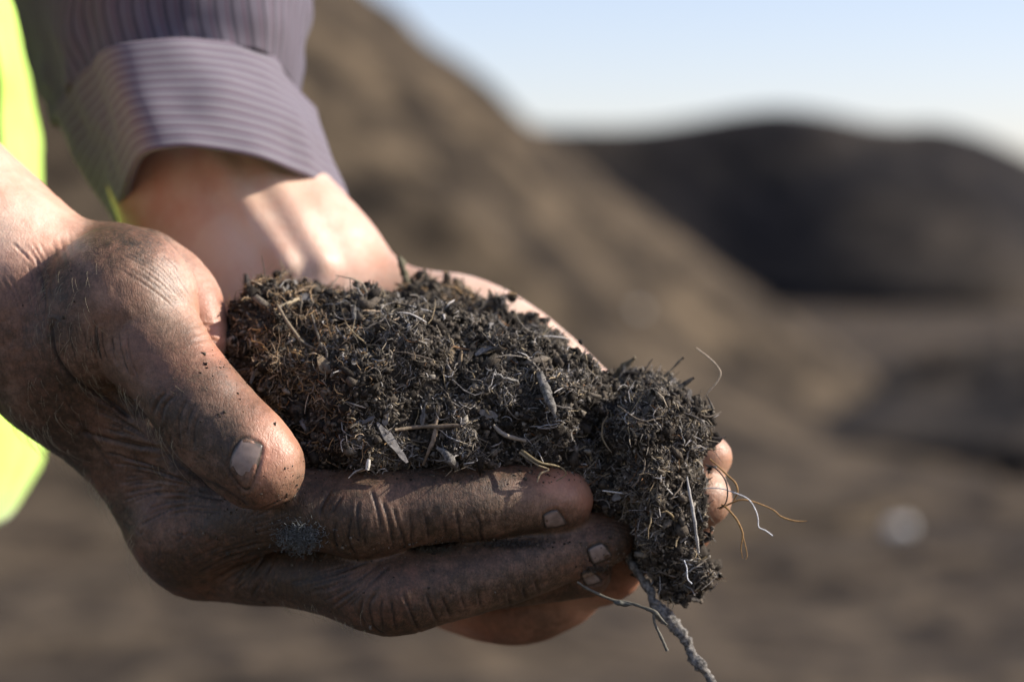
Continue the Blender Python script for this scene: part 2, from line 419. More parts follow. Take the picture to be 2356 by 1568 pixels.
# right-hand outline of the near heap: straight line falling at 38 degrees from (800,0) to (1750,700)
dist1 = 21.0
def at(px, py, Y):                                # world point at pixel and distance Y
    v = MW[:3, :3] @ np.array([(px-1178)*K, (784-py)*K, -1.0]); s = Y/v[1]
    return v*s+MW[:3, 3]
pA = at(770, 0, dist1); pB = at(1640, 690, dist1)
slope = (pA[2]-pB[2])/(pB[0]-pA[0])
apx = at(60, 0, dist1)[0]; hA = pA[2]+slope*(pA[0]-apx)
cone_heap('compost_heap', (apx, dist1), hA/slope, hA, BROWN, 11, 'large sunlit brown compost heap sloping down right behind the hands', amp=.20)
def ridge_heap():
    Yc = 85.0
    outl = [(700, 330), (1000, 300), (1170, 286), (1290, 292), (1400, 292), (1500, 287), (1600, 272), (1700, 255), (1800, 249), (1900, 260), (2000, 281), (2080, 287), (2150, 285), (2230, 302), (2300, 328), (2400, 376), (2600, 490), (2850, 620)]
    S = spline(np.array(outl, float), 12)
    top = np.array([at(a, b, Yc) for a, b in S])
    nx, ny = 300, 160
    xs = np.linspace(top[0, 0], top[-1, 0], nx); zt = np.interp(xs, top[:, 0], top[:, 2])
    v = np.linspace(-1, 1, ny)
    X, Vv = np.meshgrid(xs, v, indexing='ij'); H = np.repeat(zt[:, None], ny, 1)
    Y = Yc+Vv*(H*1.28+1)
    Z = H*(1-np.sqrt(Vv**2+.004)) + H*.06
    # gullies between tipped loads give faces that turn away from the sun
    xg = at(1500, 600, Yc)[0]
    body = (1-np.abs(Vv))*np.minimum(1, np.abs(Vv)*4)
    Z = Z+body*(1.1*value2(X, Y, 6.0, 31)+.5*value2(X, Y, 2.4, 32)+.2*value2(X, Y, .9, 33))
    spur = np.exp(-((X-at(2080, 500, Yc)[0])/5.0)**2)*np.clip(-Vv, 0, 1)
    Y = Y-spur*5.5
    Z[:, 0] = -.5; Z[:, -1] = -.5
    P = np.stack([X, Y, Z], -1).reshape(-1, 3)
    i = np.arange((nx-1)*ny).reshape(nx-1, ny)[:, :-1].ravel()
    F = np.stack([i, i+ny, i+ny+1, i+1], 1)
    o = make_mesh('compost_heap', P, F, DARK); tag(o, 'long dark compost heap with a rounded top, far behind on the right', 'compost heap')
ridge_heap()
q = at(2870, 900, 20)
cone_heap('compost_heap', (q[0]+.7, 20.0), 4.0, 1.15, earth_material('shaded_compost', (.012, .010, .009), (.028, .022, .016), (.050, .039, .028), 1.2, 3.0, 6.0), 51, 'low compost bank in shade at the right edge in front of the earth road', amp=.18, na=240, nr=120)  # the bank's shade is put into this darker brown

def rock(name, px, py, r, col, seed, label):
    g = MW[:3, :3] @ np.array([(px-1178)*K, (784-py)*K, -1.0]); s = None
    # meet either the heap's slope or the ground along the view ray
    for s in np.linspace(8, 60, 4000):
        p = g*s+MW[:3, 3]; hh = hA-slope*math.hypot(p[0]-apx, p[1]-dist1)
        if p[2] < max(hh, -.05)+.06: break
    n1, n2 = 18, 12; th = np.linspace(0, 2*np.pi, n1, endpoint=False); ph = np.linspace(.02, np.pi-.02, n2)
    A, B = np.meshgrid(ph, th, indexing='ij'); U = np.stack([np.sin(A)*np.cos(B), np.sin(A)*np.sin(B), np.cos(A)*.7], -1)
    P = U*r*(1+.28*noise(U, .7, seed)[..., None]); P = P.reshape(-1, 3)
    i, j = np.meshgrid(np.arange(n2-1), np.arange(n1), indexing='ij'); j2 = (j+1) % n1
    F = np.stack([i*n1+j, (i+1)*n1+j, (i+1)*n1+j2, i*n1+j2], -1).reshape(-1, 4)
    o = make_mesh(name, P, F, plain_material('pale_stone', tuple(c*.8 for c in col), col, .6, 60., .003)); o.location = p
    tag(o, label, 'stone')
rock('stone', 2070, 1215, .055, (.62, .60, .55), 3, 'pale stone on the brown earth at lower right, the brighter of the two')
rock('stone', 1467, 715, .042, (.38, .37, .34), 5, 'grey stone on the slope of the brown heap behind the soil')

# ------------------------------------------------------------------ the near arm (right arm): wrist at left, thumb towards the camera
near = Body([
    Chain([(-1500, -560, 60, 330), (-900, -140, 52, 290), (-420, 250, 44, 232), (-120, 500, 38, 206), (60, 660, 32, 196), (170, 790, 30, 178)], 1, 1.12),
    Chain([(120, 800, 34, 172), (250, 930, 34, 158), (350, 1060, 34, 142), (430, 1190, 36, 128), (468, 1262, 38, 112)], 16, 1.0),       # index metacarpal
    Chain([(225, 850, 24, 92), (320, 950, 22, 84), (430, 1060, 20, 74)], 4, 1.0),
    Chain([(150, 760, 62, 170), (350, 980, 66, 150), (520, 1160, 66, 130), (600, 1220, 62, 105)], 18, 1.0),    # palm behind it
    Chain([(160, 720, 90, 150), (420, 940, 96, 140), (640, 1130, 90, 118)], 20, 1.0),
    Chain([(430, 1230, 26, 112), (520, 1205, 18, 96), (620, 1180, 10, 88), (720, 1172, 7, 90)], 12, 1.0),
    # thumb base, thumb
    Chain([(150, 760, 26, 110), (210, 770, 12, 122), (275, 690, 12, 170), (330, 765, 8, 134), (396, 848, 2, 114), (448, 918, -2, 113), (505, 985, -4, 114), (560, 1035, -6, 113), (598, 1072, -7, 103)], 4.0, .92, 8),
    Chain([(215, 640, 34, 100), (270, 612, 30, 98)], 10),                                                     # swelling over the wrist
    Chain([(330, 630, 32, 104), (400, 680, 32, 100), (447, 730, 28, 74), (474, 788, 24, 50)], 1.6),                                    # web of the palm
    # index finger
    Chain([(640, 1165, 10, 92), (740, 1172, 8, 93), (832, 1180, 6, 103), (930, 1168, 6, 92), (1030, 1160, 6, 87), (1110, 1154, 7, 87), (1200, 1146, 9, 80), (1278, 1146, 12, 78), (1296, 1152, 13, 70)], 2.0),
    # middle finger
    Chain([(455, 1262, 36, 112), (560, 1310, 30, 80), (680, 1322, 22, 76), (790, 1342, 15, 84), (895, 1362, 11, 100), (1000, 1346, 11, 90), (1120, 1318, 12, 86), (1230, 1287, 14, 80), (1310, 1262, 16, 72), (1392, 1236, 19, 66), (1400, 1232, 19, 60)], 2.0, 1.0, 6),
    # ring finger under it, little finger hidden by the soil
    Chain([(540, 1240, 60, 100), (760, 1330, 42, 82), (980, 1340, 34, 76), (1180, 1325, 30, 70), (1300, 1318, 27, 62), (1352, 1318, 26, 56)], 1.6),
    Chain([(640, 1140, 88, 92), (840, 1240, 66, 74), (1040, 1280, 56, 66), (1200, 1270, 52, 56)], 1.6),
])
far = Body([
    Chain([(100, -420, 190, 200), (290, 20, 154, 200), (395, 268, 128, 196), (515, 455, 112, 220), (615, 602, 100, 220), (704, 722, 94, 192)], 1, .80),
    Chain([(330, 280, 150, 130), (428, 460, 128, 136), (500, 660, 112, 150)], 12, .9),
    # tendons of the wrist
    Chain([(575, 345, 96, 24), (655, 480, 84.5, 28), (735, 605, 77.5, 24)], 4), Chain([(500, 370, 92, 20), (580, 490, 82, 24), (662, 610, 75.5, 21)], 4),
    Chain([(690, 690, 96, 190), (820, 830, 96, 190), (980, 980, 92, 200), (1150, 1150, 84, 180), (1230, 1240, 76, 140)], 14, .55),   # palm
    Chain([(740, 715, 92, 112), (860, 736, 88, 108), (960, 732, 86, 106), (1060, 745, 84, 114), (1160, 798, 80, 116), (1260, 878, 74, 112), (1360, 955, 62, 100), (1440, 1010, 48, 74)], 10),
    Chain([(1350, 960, 58, 80), (1480, 1022, 42, 62), (1570, 1040, 33, 56), (1626, 1048, 30, 55), (1638, 1050, 30, 46)], 5),
    Chain([(1200, 1060, 70, 90), (1400, 1130, 46, 72), (1520, 1152, 34, 66), (1598, 1150, 28, 68), (1618, 1148, 27, 66)], 2.5),
    Chain([(1180, 1180, 70, 80), (1360, 1255, 48, 68), (1490, 1262, 38, 60), (1575, 1228, 32, 54), (1590, 1215, 31, 50)], 2.5),
    Chain([(960, 1180, 82, 110), (1100, 1270, 66, 86), (1260, 1318, 52, 72), (1370, 1330, 46, 66), (1420, 1318, 44, 58)], 2.5),
    Chain([(860, 1180, 90, 120), (980, 1330, 74, 84), (1090, 1395, 64, 74), (1200, 1404, 58, 80), (1290, 1380, 54, 68), (1330, 1366, 52, 56)], 2.5),
])

# creases that the photograph shows on the near hand: (points, half width px, depth mm, dirt)
CR = []
def cr(pts, wd=2.4, dp=.35, dt=.9): CR.append((spline(np.array(pts, float), 4), wd, dp, dt))
cr([(121, 740), (118, 772), (128, 820), (158, 864), (202, 897), (257, 926), (301, 963)], 3.6, .9, 1)
cr([(185, 988), (198, 996), (257, 1010), (319, 1025), (371, 1032)], 3, .5, .9)
cr([(371, 1032), (433, 1084), (514, 1124), (575, 1166)], 4, .3, .8)
cr([(440, 752), (470, 747), (503, 752)], 2, .35, .2); cr([(446, 786), (475, 780), (506, 786)], 2, .3, .2); cr([(452, 768), (480, 763), (500, 768)], 1.6, .2, .1)
for p in ([(404, 908), (378, 933), (371, 970)], [(433, 915), (415, 952), (411, 988), (415, 1025)], [(385, 900), (362, 925), (352, 955)], [(447, 935), (434, 965), (430, 1005)],
          [(460, 950), (448, 985), (446, 1030)], [(390, 1000), (392, 1030)]): cr(p, 2.2, .28, .7)
for p in ([(854, 1125), (868, 1169), (879, 1220)], [(810, 1183), (802, 1227), (806, 1257), (821, 1282)], [(773, 1198), (769, 1235), (777, 1271)], [(905, 1165), (920, 1213), (934, 1257)],
          [(942, 1176), (947, 1212), (945, 1249)], [(975, 1175), (983, 1210), (987, 1245)], [(791, 1136), (775, 1160), (758, 1183)], [(845, 1200), (838, 1230), (842, 1262)],
          [(1048, 1172), (1056, 1210), (1061, 1246)], [(1092, 1180), (1107, 1208), (1105, 1227), (1114, 1250)], [(760, 1130), (742, 1160), (735, 1190)], [(1020, 1190), (1026, 1232)],
          [(825, 1150), (822, 1190), (828, 1240)], [(880, 1150), (896, 1200), (905, 1258)]): cr(p, 2.1, .40, 1)
for p in ([(898, 1374), (905, 1411), (911, 1452)], [(927, 1363), (949, 1418), (964, 1451)], [(868, 1360), (850, 1393), (861, 1440), (890, 1459)], [(835, 1374), (830, 1411), (845, 1440)],
          [(979, 1360), (993, 1400), (1008, 1433)], [(1012, 1367), (1026, 1393), (1037, 1422)], [(1228, 1327), (1239, 1363)], [(1169, 1360), (1173, 1396)], [(1202, 1345), (1210, 1380)],
          [(880, 1372), (876, 1410), (884, 1450)], [(1060, 1365), (1072, 1405)], [(1100, 1360), (1108, 1400)]): cr(p, 2.1, .38, 1)
cr([(700, 1262), (650, 1262), (615, 1264), (579, 1272), (549, 1290)], 3, .6, 1)
def family(A, B, n, jit=5, wd=1.7, dp=.26, dt=.95):
    A = spline(np.array(A, float), 4); B = spline(np.array(B, float), 4); m = 12
    rs = lambda P: np.stack([np.interp(np.linspace(0, 1, m), np.linspace(0, 1, len(P)), P[:, c]) for c in (0, 1)], 1)
    A, B = rs(A), rs(B)
    for i in range(n):
        t = (i+rng.uniform(.1, .9))/n; a = int(rng.integers(0, 5)); b = int(rng.integers(7, m+1))
        P = (A*(1-t)+B*t)[a:b]; P = P+np.cumsum(rng.normal(0, jit*.25, P.shape), 0)*.5
        CR.append((P, wd*rng.uniform(.7, 1.2), dp*rng.uniform(.5, 1.3), dt*rng.uniform(.5, 1.2)))
family([(150, 725), (150, 760), (170, 830)], [(300, 760), (310, 830), (340, 900)], 13, 3)                # side of the thumb base
family([(190, 905), (260, 945), (350, 1010)], [(230, 1000), (300, 1015), (380, 1035)], 8, 4)
family([(205, 1030), (300, 1050), (430, 1100)], [(330, 1230), (430, 1180), (570, 1180)], 16, 7)           # back of the hand
family([(440, 1330), (520, 1300), (600, 1262)], [(600, 1378), (620, 1330), (640, 1270)], 9, 5, 2, .3, .9)
family([(420, 1290), (500, 1255), (640, 1210)], [(440, 1340), (540, 1290), (660, 1268)], 7, 5, 1.8, .22)
family([(650, 1330), (760, 1310), (850, 1285)], [(780, 1420), (820, 1380), (900, 1300)], 12, 5, 1.6, .18)
family([(480, 1360), (500, 1330), (520, 1300)], [(640, 1375), (640, 1350), (650, 1320)], 9, 4, 2, .25)
family([(700, 1120), (640, 1150), (560, 1190)], [(720, 1220), (650, 1225), (570, 1240)], 8, 5, 1.5, .15)
family([(300, 540), (400, 600), (460, 700)], [(220, 600), (330, 660), (420, 730)], 12, 4, 1.5, .12, .5)    # over the thumb base
family([(0, 640), (40, 700), (60, 800)], [(110, 580), (120, 680), (110, 760)], 9, 5, 2.0, .25, .5)         # wrist
family([(20, 560), (60, 600), (80, 660)], [(160, 530), (170, 590), (180, 640)], 7, 5, 2.0, .25, .3)
family([(110, 830), (170, 960), (300, 1130)], [(170, 930), (230, 1030), (340, 1180)], 5, 6, 2, .25, .6)
for _ in range(300):                                                                                       # small criss-cross lines
    x, y = rng.uniform(180, 640), rng.uniform(940, 1360)
    if abs((y-1000)-(x-260)*1.0+0) > 190: continue
    a = rng.uniform(0, math.pi); l = rng.uniform(10, 28)
    CR.append((np.array([(x, y), (x+l*.5*math.cos(a)+rng.normal(0, 2), y+l*.5*math.sin(a)+rng.normal(0, 2)), (x+l*math.cos(a+.3), y+l*math.sin(a+.3))]), 1.5, .15, .85))

NAILS = [  # corners: cuticle side a, cuticle side b, free edge b, free edge a
    ([(519, 1075), (553, 1000), (611, 1022), (573, 1140)], 'thumb'),
    ([(1246, 1184), (1283, 1168), (1309, 1208), (1254, 1218)], 'index'),
    ([(1348, 1262), (1386, 1244), (1414, 1280), (1364, 1302)], 'middle'),
    ([(1334, 1320), (1360, 1309), (1390, 1338), (1349, 1349)], 'ring')]

def polydist(px, py, P):
    best = np.full(len(px), 1e9)
    for a, b in zip(P[:-1], P[1:]):
        ab = b-a; L = max(ab@ab, 1e-6); t = np.clip(((px-a[0])*ab[0]+(py-a[1])*ab[1])/L, 0, 1)
        best = np.minimum(best, np.hypot(px-a[0]-t*ab[0], py-a[1]-t*ab[1]))
    return best
def nail_outline(q, n=40):
    """rounded quad outline"""
    q = np.array(q, float); out = []
    for k_ in range(n):
        a = 2*np.pi*k_/n; c, s = math.cos(a), math.sin(a); e = .55
        u = .5+.5*math.copysign(abs(c)**e, c); v = .5+.5*math.copysign(abs(s)**e, s)
        out.append((1-u)*(1-v)*q[0]+(1-u)*v*q[1]+u*v*q[2]+u*(1-v)*q[3])
    out.append(out[0]); return np.array(out)

# dirt and colour of the skin: (px, py, spread, dirt, tint index)
CLEAN = (.50, .31, .205); PINK = (.52, .30, .20); PALE = (.68, .49, .37); RED = (.38, .20, .125)
TN = [(CLEAN), (PINK), (PALE), (RED)]
near_map = [(40, 480, 90, .05, 2), (0, 560, 60, .12, 2), (150, 540, 30, .15, 2), (40, 700, 60, .35, 0), (60, 900, 80, .62, 0), (0, 760, 60, .45, 0), (270, 560, 45, .62, 0), (130, 650, 38, .85, 0), (120, 740, 40, .8, 0), (300, 640, 50, .34, 0),
            (400, 640, 45, .22, 2), (450, 700, 30, .12, 1), (480, 790, 28, .02, 1), (200, 800, 50, .45, 0), (330, 800, 60, .48, 0), (430, 820, 40, .5, 0), (420, 950, 50, .72, 0), (480, 930, 40, .5, 0),
            (560, 920, 40, .30, 0), (500, 1040, 40, .75, 0), (640, 1000, 35, .10, 1), (650, 1090, 45, .04, 1), (610, 1140, 30, .08, 1), (560, 1140, 20, .5, 0), (300, 1130, 60, .48, 3), (360, 1190, 50, .45, 3), (440, 1100, 50, .62, 0),
            (240, 960, 50, .5, 0), (170, 1010, 40, .85, 0), (280, 1170, 30, .85, 0), (460, 1330, 60, .68, 3), (600, 1330, 60, .78, 0), (620, 1200, 60, .82, 0), (760, 1130, 60, .72, 0), (840, 1210, 50, .68, 0), (960, 1140, 70, .62, 0), (1100, 1150, 60, .60, 0),
            (1200, 1120, 45, .48, 0), (1290, 1100, 35, .2, 1), (1330, 1140, 45, .07, 1), (1290, 1180, 25, .45, 3), (900, 1390, 70, .64, 3), (1080, 1350, 70, .72, 0), (1220, 1300, 60, .70, 0), (1330, 1240, 40, .72, 0), (1420, 1220, 40, .60, 3), (1370, 1330, 30, .55, 3), (1000, 1400, 40, .6, 3)]
far_map = [(560, 420, 140, .0, 2), (400, 450, 100, .0, 1), (700, 560, 100, .02, 2), (820, 600, 60, .1, 2), (900, 700, 80, .3, 0), (1100, 700, 90, .12, 2), (1300, 820, 80, .12, 2), (1650, 1040, 50, .2, 0), (1650, 1130, 50, .3, 0), (1600, 1230, 50, .45, 3),
           (1420, 1350, 60, .4, 3), (1150, 1420, 70, .45, 3), (1280, 1440, 40, .62, 3), (1330, 1390, 40, .15, 1), (1040, 1440, 40, .3, 1)]
def paint(px, py, mp):
    W = np.full(len(px), 1e-6); Dd = W*.55; T = W[:, None]*np.array(CLEAN)
    for x, y, s, d, ti in mp:
        g = np.exp(-((px-x)**2+(py-y)**2)/(2*(s*.85)**2)); W += g; Dd += g*d; T += g[:, None]*np.array(TN[ti])
    q = Dd/W
    if mp is near_map: q = 1-(1-q)**2.2
    return q, T/W[:, None]

def arm_mesh(body, lo, hi, h, is_near):
    P, F = polygonise(body, lo, hi, h)
    P = smooth_mesh(P, F, 3 if is_near else 2, .5)
    Nn = mesh_normals(P, F); px, py = PX(P)
    cre = np.zeros(len(P)); disp = np.zeros(len(P)); rid = np.zeros(len(P))
    if is_near:
        front = Nn[:, 2] < .15
        idx0 = np.nonzero(front)[0]
        grid = {}
        gx = (px[idx0]//40).astype(int); gy = (py[idx0]//40).astype(int)
        o = np.lexsort((gy, gx)); key = gx[o]*10000+gy[o]; u, st = np.unique(key, return_index=True); st = np.append(st, len(o))
        grid = {k_: idx0[o[st[i]:st[i+1]]] for i, k_ in enumerate(u)}
        wob = noise(P, 3.0, 77)
        for L_, wd, dp, dt in CR:
            x0, y0 = L_.min(0)-12; x1, y1 = L_.max(0)+12
            ids = [grid[k_] for a in range(int(x0//40), int(x1//40)+1) for b in range(int(y0//40), int(y1//40)+1) for k_ in [a*10000+b] if k_ in grid]
            if not ids: continue
            ids = np.concatenate(ids); ids = ids[(px[ids] > x0) & (px[ids] < x1) & (py[ids] > y0) & (py[ids] < y1)]
            if not len(ids): continue
            t = polydist(px[ids], py[ids], L_)
            end = np.minimum(np.hypot(px[ids]-L_[0, 0], py[ids]-L_[0, 1]), np.hypot(px[ids]-L_[-1, 0], py[ids]-L_[-1, 1]))
            fade = np.clip(end/14, .15, 1)
            disp[ids] += -dp*fade*np.exp(-(t/(wd*1.6))**2)+.28*dp*fade*np.exp(-((t-3.4*wd)/(1.8*wd))**2)
            cre[ids] = np.maximum(cre[ids], dt*fade*np.exp(-(t/wd)**2)*(1+.35*wob[ids]))
        for q, _ in NAILS:
            O = nail_outline(q); x0, y0 = O.min(0)-15; x1, y1 = O.max(0)+15
            ids = idx0[(px[idx0] > x0) & (px[idx0] < x1) & (py[idx0] > y0) & (py[idx0] < y1)]
            ids = ids[P[ids, 2] < 35]
            t = polydist(px[ids], py[ids], O)
            disp[ids] += -.25*np.exp(-(t/3.0)**2)+.12*np.exp(-((t-9)/6)**2); cre[ids] = np.maximum(cre[ids], .7*np.exp(-(t/2.2)**2)*(1+.6*noise(P[ids], 2., 5)))
        # fingerprint ridges on the finger ends
        for (cx, cy, fx, fy, R_) in ((1420, 1215, 1395, 1330, 62), (1335, 1120, 1270, 1190, 50), (480, 800, 480, 700, 34)):
            r_ = np.hypot(px-fx, py-fy); wgt = np.exp(-((px-cx)**2+(py-cy)**2)/(2*(R_*.6)**2))
            rid += wgt*(.5+.5*np.sin(r_*2*np.pi/9.0+wob*1.2))*(.9 if cx > 1400 else .45)
        cre = np.maximum(cre, np.where(px > 1370, .35*rid, 0)*(P[:, 2] < 30))
        # broad unevenness: tendons, pads, folds of loose skin
        disp += .26*noise(P, 9, 61)+.15*noise(P, 4, 62)+.07*noise(P*np.array([1, 1, .6]), 1.6, 63)
    else:
        for (cx, cy, fx, fy, R_) in ((1650, 1130, 1560, 1300, 50),):
            r_ = np.hypot(px-fx, py-fy); wgt = np.exp(-((px-cx)**2+(py-cy)**2)/(2*(R_*.7)**2)); rid += wgt*(.5+.5*np.sin(r_*2*np.pi/10.0))*.6
        disp += .35*noise(P, 12, 64)+.12*noise(P, 5, 65)
    P = P+Nn*disp[:, None]
    dirt, tint = paint(px, py, near_map if is_near else far_map)
    return P, F, cre, dirt, tint, rid

nb1 = arm_mesh(near, (-162, -95, -32), (45, 78, 130), .43, True)
nb0 = arm_mesh(near, (-440, -60, -32), (-157, 235, 130), 2.0, False)
nb2 = arm_mesh(far, (-300, -95, -5), (75, 200, 270), 1.0, False)
# the torso under the clothes: simple closed form
def ring_loft(rings, close=True):
    R = np.array(rings); n, m = R.shape[:2]
    i, j = np.meshgrid(np.arange(n-1), np.arange(m), indexing='ij'); j2 = (j+1) % m
    F = np.stack([i*m+j, i*m+j2, (i+1)*m+j2, (i+1)*m+j], -1).reshape(-1, 4)
    return R.reshape(-1, 3), F
def torso(prof, zc, zr, inset=0., m=160, n=140, folds=0.):
    """prof: (py, px of the front outline); the body's cross-section is an oval behind it"""
    S = spline(np.array(prof, float), 16); ys = np.linspace(S[0, 0], S[-1, 0], n); xs = np.interp(ys, S[:, 0], S[:, 1])
    rings = []
    for y, x in zip(ys, xs):
        c = V(x, y, zc); ax = 118-inset; cx = c[0]-inset-ax; a = np.linspace(0, 2*np.pi, m, endpoint=False)
        e = .85
        X = cx+ax*np.sign(np.cos(a))*np.abs(np.cos(a))**e; Z = zc+(zr-inset)*np.sign(np.sin(a))*np.abs(np.sin(a))**e
        rings.append(np.stack([X, np.full(m, c[1]), Z], -1))
    R = np.array(rings)
    if folds: 
        f_ = folds*(noise(R*np.array([1, .35, 1]), 34, 5)+.5*noise(R, 15, 6)); R[..., 0] += f_; R[..., 2] += f_*.5
    return R
TP = [(-2600, -170), (-1900, -100), (-1200, -70), (-600, -45), (-200, -25), (0, -8), (150, 32), (300, 56), (450, 70), (650, 80), (860, 76), (1000, 70), (1080, 62), (1140, 36), (1185, 8), (1215, -18)]
Rt = torso(TP, 250, 150, 9); P3, F3 = ring_loft(Rt)
person = empty('person', tuple(world(V(-700, 400, 150))))
inv = np.array(Matrix.Translation(person.location).inverted())
def parented(o):
    o.matrix_parent_inverse = Matrix.Translation(-person.location); return o
n1, n2, n3, n0 = len(nb1[0]), len(nb2[0]), len(P3), len(nb0[0])
AP = np.concatenate([nb1[0], nb2[0], P3, nb0[0]]); AF = np.concatenate([nb1[1], nb2[1]+n1, F3+n1+n2, nb0[1]+n1+n2+n3])
body = parented(make_mesh('body', world(AP), AF, SKIN, person, attrs={
    'crease': np.concatenate([nb1[2], nb2[2], np.zeros(n3+n0)]), 'dirt': np.concatenate([nb1[3], nb2[3], np.zeros(n3), np.full(n0, .2)]),
    'tint': np.concatenate([nb1[4], nb2[4], np.tile(CLEAN, (n3+n0, 1))]), 'ridge': np.concatenate([nb1[5], nb2[5], np.zeros(n3+n0)])}))
tag(person, 'person in a striped shirt and hi-vis vest cupping dark compost in soil-stained hands', 'person')

# ------------------------------------------------------------------ nails
for q, which in NAILS:
    nu, nv = 26, 22; q_ = np.array(q, float)
    a = np.linspace(-1, 1, nu); b = np.linspace(-1, 1, nv); A, B = np.meshgrid(a, b, indexing='ij')
    # square to rounded shape
    sx = A*np.sqrt(1-.32*B*B); sy = B*np.sqrt(1-.32*A*A*(A < 0)-.10*A*A*(A >= 0)); u = .5+.5*sx; v = .5+.5*sy
    pts = ((1-u)*(1-v))[..., None]*q_[0]+((1-u)*v)[..., None]*q_[1]+(u*v)[..., None]*q_[2]+(u*(1-v))[..., None]*q_[3]
    px_, py_ = pts[..., 0].ravel(), pts[..., 1].ravel()
    d = march(near, px_, py_); ok = ~np.isnan(d)
    # rays that just miss the finger take the depth of the nearest hit
    for i in np.nonzero(~ok)[0]:
        j = np.argmin(np.where(ok, (px_-px_[i])**2+(py_-py_[i])**2, 1e9)); d[i] = d[j]+1.0
    Q = V(px_, py_, d); g = grad(near, Q, 1.2)
    edge = np.maximum(np.abs(A), np.abs(B)).ravel()
    lift = .30*(1-np.clip((edge-.72)/.28, 0, 1)**2)-.12
    Top = Q+g*lift[:, None]; Bot = Q-g*.55
    m_ = nu*nv; i = np.arange((nu-1)*nv).reshape(nu-1, nv)[:, :-1].ravel()
    Ft = np.stack([i, i+1, i+nv+1, i+nv], 1); Fb = Ft[:, ::-1]+m_
    bd = [x for x in range(nv)]+[x*nv+nv-1 for x in range(1, nu)]+[(nu-1)*nv+x for x in range(nv-2, -1, -1)]+[x*nv for x in range(nu-2, 0, -1)]
    Fs = np.array([[bd[z], bd[z]+m_, bd[(z+1) % len(bd)]+m_, bd[(z+1) % len(bd)]] for z in range(len(bd))])
    dd = np.clip((edge-.74)/.24, 0, 1)*1.1+(.12 if which == 'thumb' else .32)+np.clip((A.ravel()-.45)/.5, 0, 1)*(.0 if which == 'thumb' else .35)
    if which == 'thumb': dd = dd+.8*np.clip((1-np.hypot(px_-553, py_-1128)/26), 0, 1)
    o = parented(make_mesh('fingernail', world(np.concatenate([Top, Bot])), np.concatenate([Ft, Fb, Fs]), NAIL, person, attrs={'dirt': np.concatenate([dd, dd])}))
    o['label'] = 'short dirty nail of the %s %s' % (which, '' if which == 'thumb' else 'finger'); o['label'] = o['label'].strip()

# ------------------------------------------------------------------ clothes
def resample(P, m):
    P = spline(np.array(P, float), 8); L = np.concatenate([[0], np.cumsum(np.linalg.norm(np.diff(P[:, :2], axis=0), axis=1))]); s = np.linspace(0, L[-1], m)
    return np.stack([np.interp(s, L, P[:, c]) for c in range(3)], 1)
def sleeve_rings(rs, mf=70, mb=40, n=12, fold=1.0, seed=1, stepmm=None):
    """rs: list of (front outline, back outline) in px,py,depth; lofts between them"""
    K_ = []
    for fr, bk in rs:
        f_ = resample(fr, mf); b_ = resample([fr[-1]]+bk+[fr[0]], mb+2)[1:-1]
        K_.append(np.concatenate([V(f_[:, 0], f_[:, 1], f_[:, 2]), V(b_[:, 0], b_[:, 1], b_[:, 2])]))
    K_ = np.array(K_); m = K_.shape[1]
    R = spline(K_.reshape(len(K_), -1), n).reshape(-1, m, 3)
    cen = R.mean(1, keepdims=True); nrm = R-cen; nrm /= np.linalg.norm(nrm, axis=2, keepdims=True)
    R = R+nrm*(fold*(noise(R*np.array([1, .6, 1]), 22, seed)+.4*noise(R, 9, seed+1)))[..., None]
    n_, m_ = R.shape[:2]
    du = np.concatenate([np.zeros((n_, 1)), np.cumsum(np.linalg.norm(np.diff(R, axis=1), axis=2), 1)], 1)
    dv = np.concatenate([np.zeros((1, m_)), np.cumsum(np.linalg.norm(np.diff(R, axis=0), axis=2), 0)], 0)
    dv = np.repeat(np.linspace(0, 1, n_)[:, None], m_, 1)*dv.mean(1)[-1]
    du = du.mean(0, keepdims=True).repeat(n_, 0)
    return R, np.stack([du, dv], -1)
def thick(R, UV, t):
    """closed sleeve wall of thickness t mm"""
    cen = R.mean(1, keepdims=True); nrm = R-cen; nrm /= np.linalg.norm(nrm, axis=2, keepdims=True)
    Rin = R-nrm*t; n, m = R.shape[:2]
    P = np.concatenate([R.reshape(-1, 3), Rin.reshape(-1, 3)]); uv = np.concatenate([UV.reshape(-1, 2)]*2)
    i, j = np.meshgrid(np.arange(n-1), np.arange(m), indexing='ij'); j2 = (j+1) % m
    A = np.stack([i*m+j, i*m+j2, (i+1)*m+j2, (i+1)*m+j], -1).reshape(-1, 4); B = A[:, ::-1]+n*m
    jj = np.arange(m); k2 = (jj+1) % m
    E0 = np.stack([jj, jj+n*m, k2+n*m, k2], 1); o_ = (n-1)*m; E1 = np.stack([o_+jj, o_+k2, o_+k2+n*m, o_+jj+n*m], 1)
    return P, np.concatenate([A, B, E0, E1]), uv
cuffA = ([(262, 512, 128), (282, 440, 98), (312, 372, 74), (345, 346, 60), (430, 338, 60), (520, 348, 65), (620, 372, 74), (712, 404, 88), (798, 452, 112)], [(770, 495, 140), (690, 490, 155), (520, 500, 165), (370, 530, 158)])
cuffM = ([(195, 395, 132), (228, 300, 100), (264, 238, 77), (302, 212, 65), (400, 203, 65), (520, 210, 70), (640, 244, 83), (722, 292, 99), (760, 338, 117)], [(730, 390, 142), (640, 420, 160), (460, 430, 175), (300, 420, 165)])
cuffB = ([(128, 262, 138), (160, 190, 110), (212, 130, 85), (266, 104, 70), (370, 92, 70), (460, 90, 76), (550, 99, 85), (642, 138, 99), (724, 248, 125)], [(690, 310, 150), (600, 330, 168), (400, 350, 185), (240, 300, 172)])
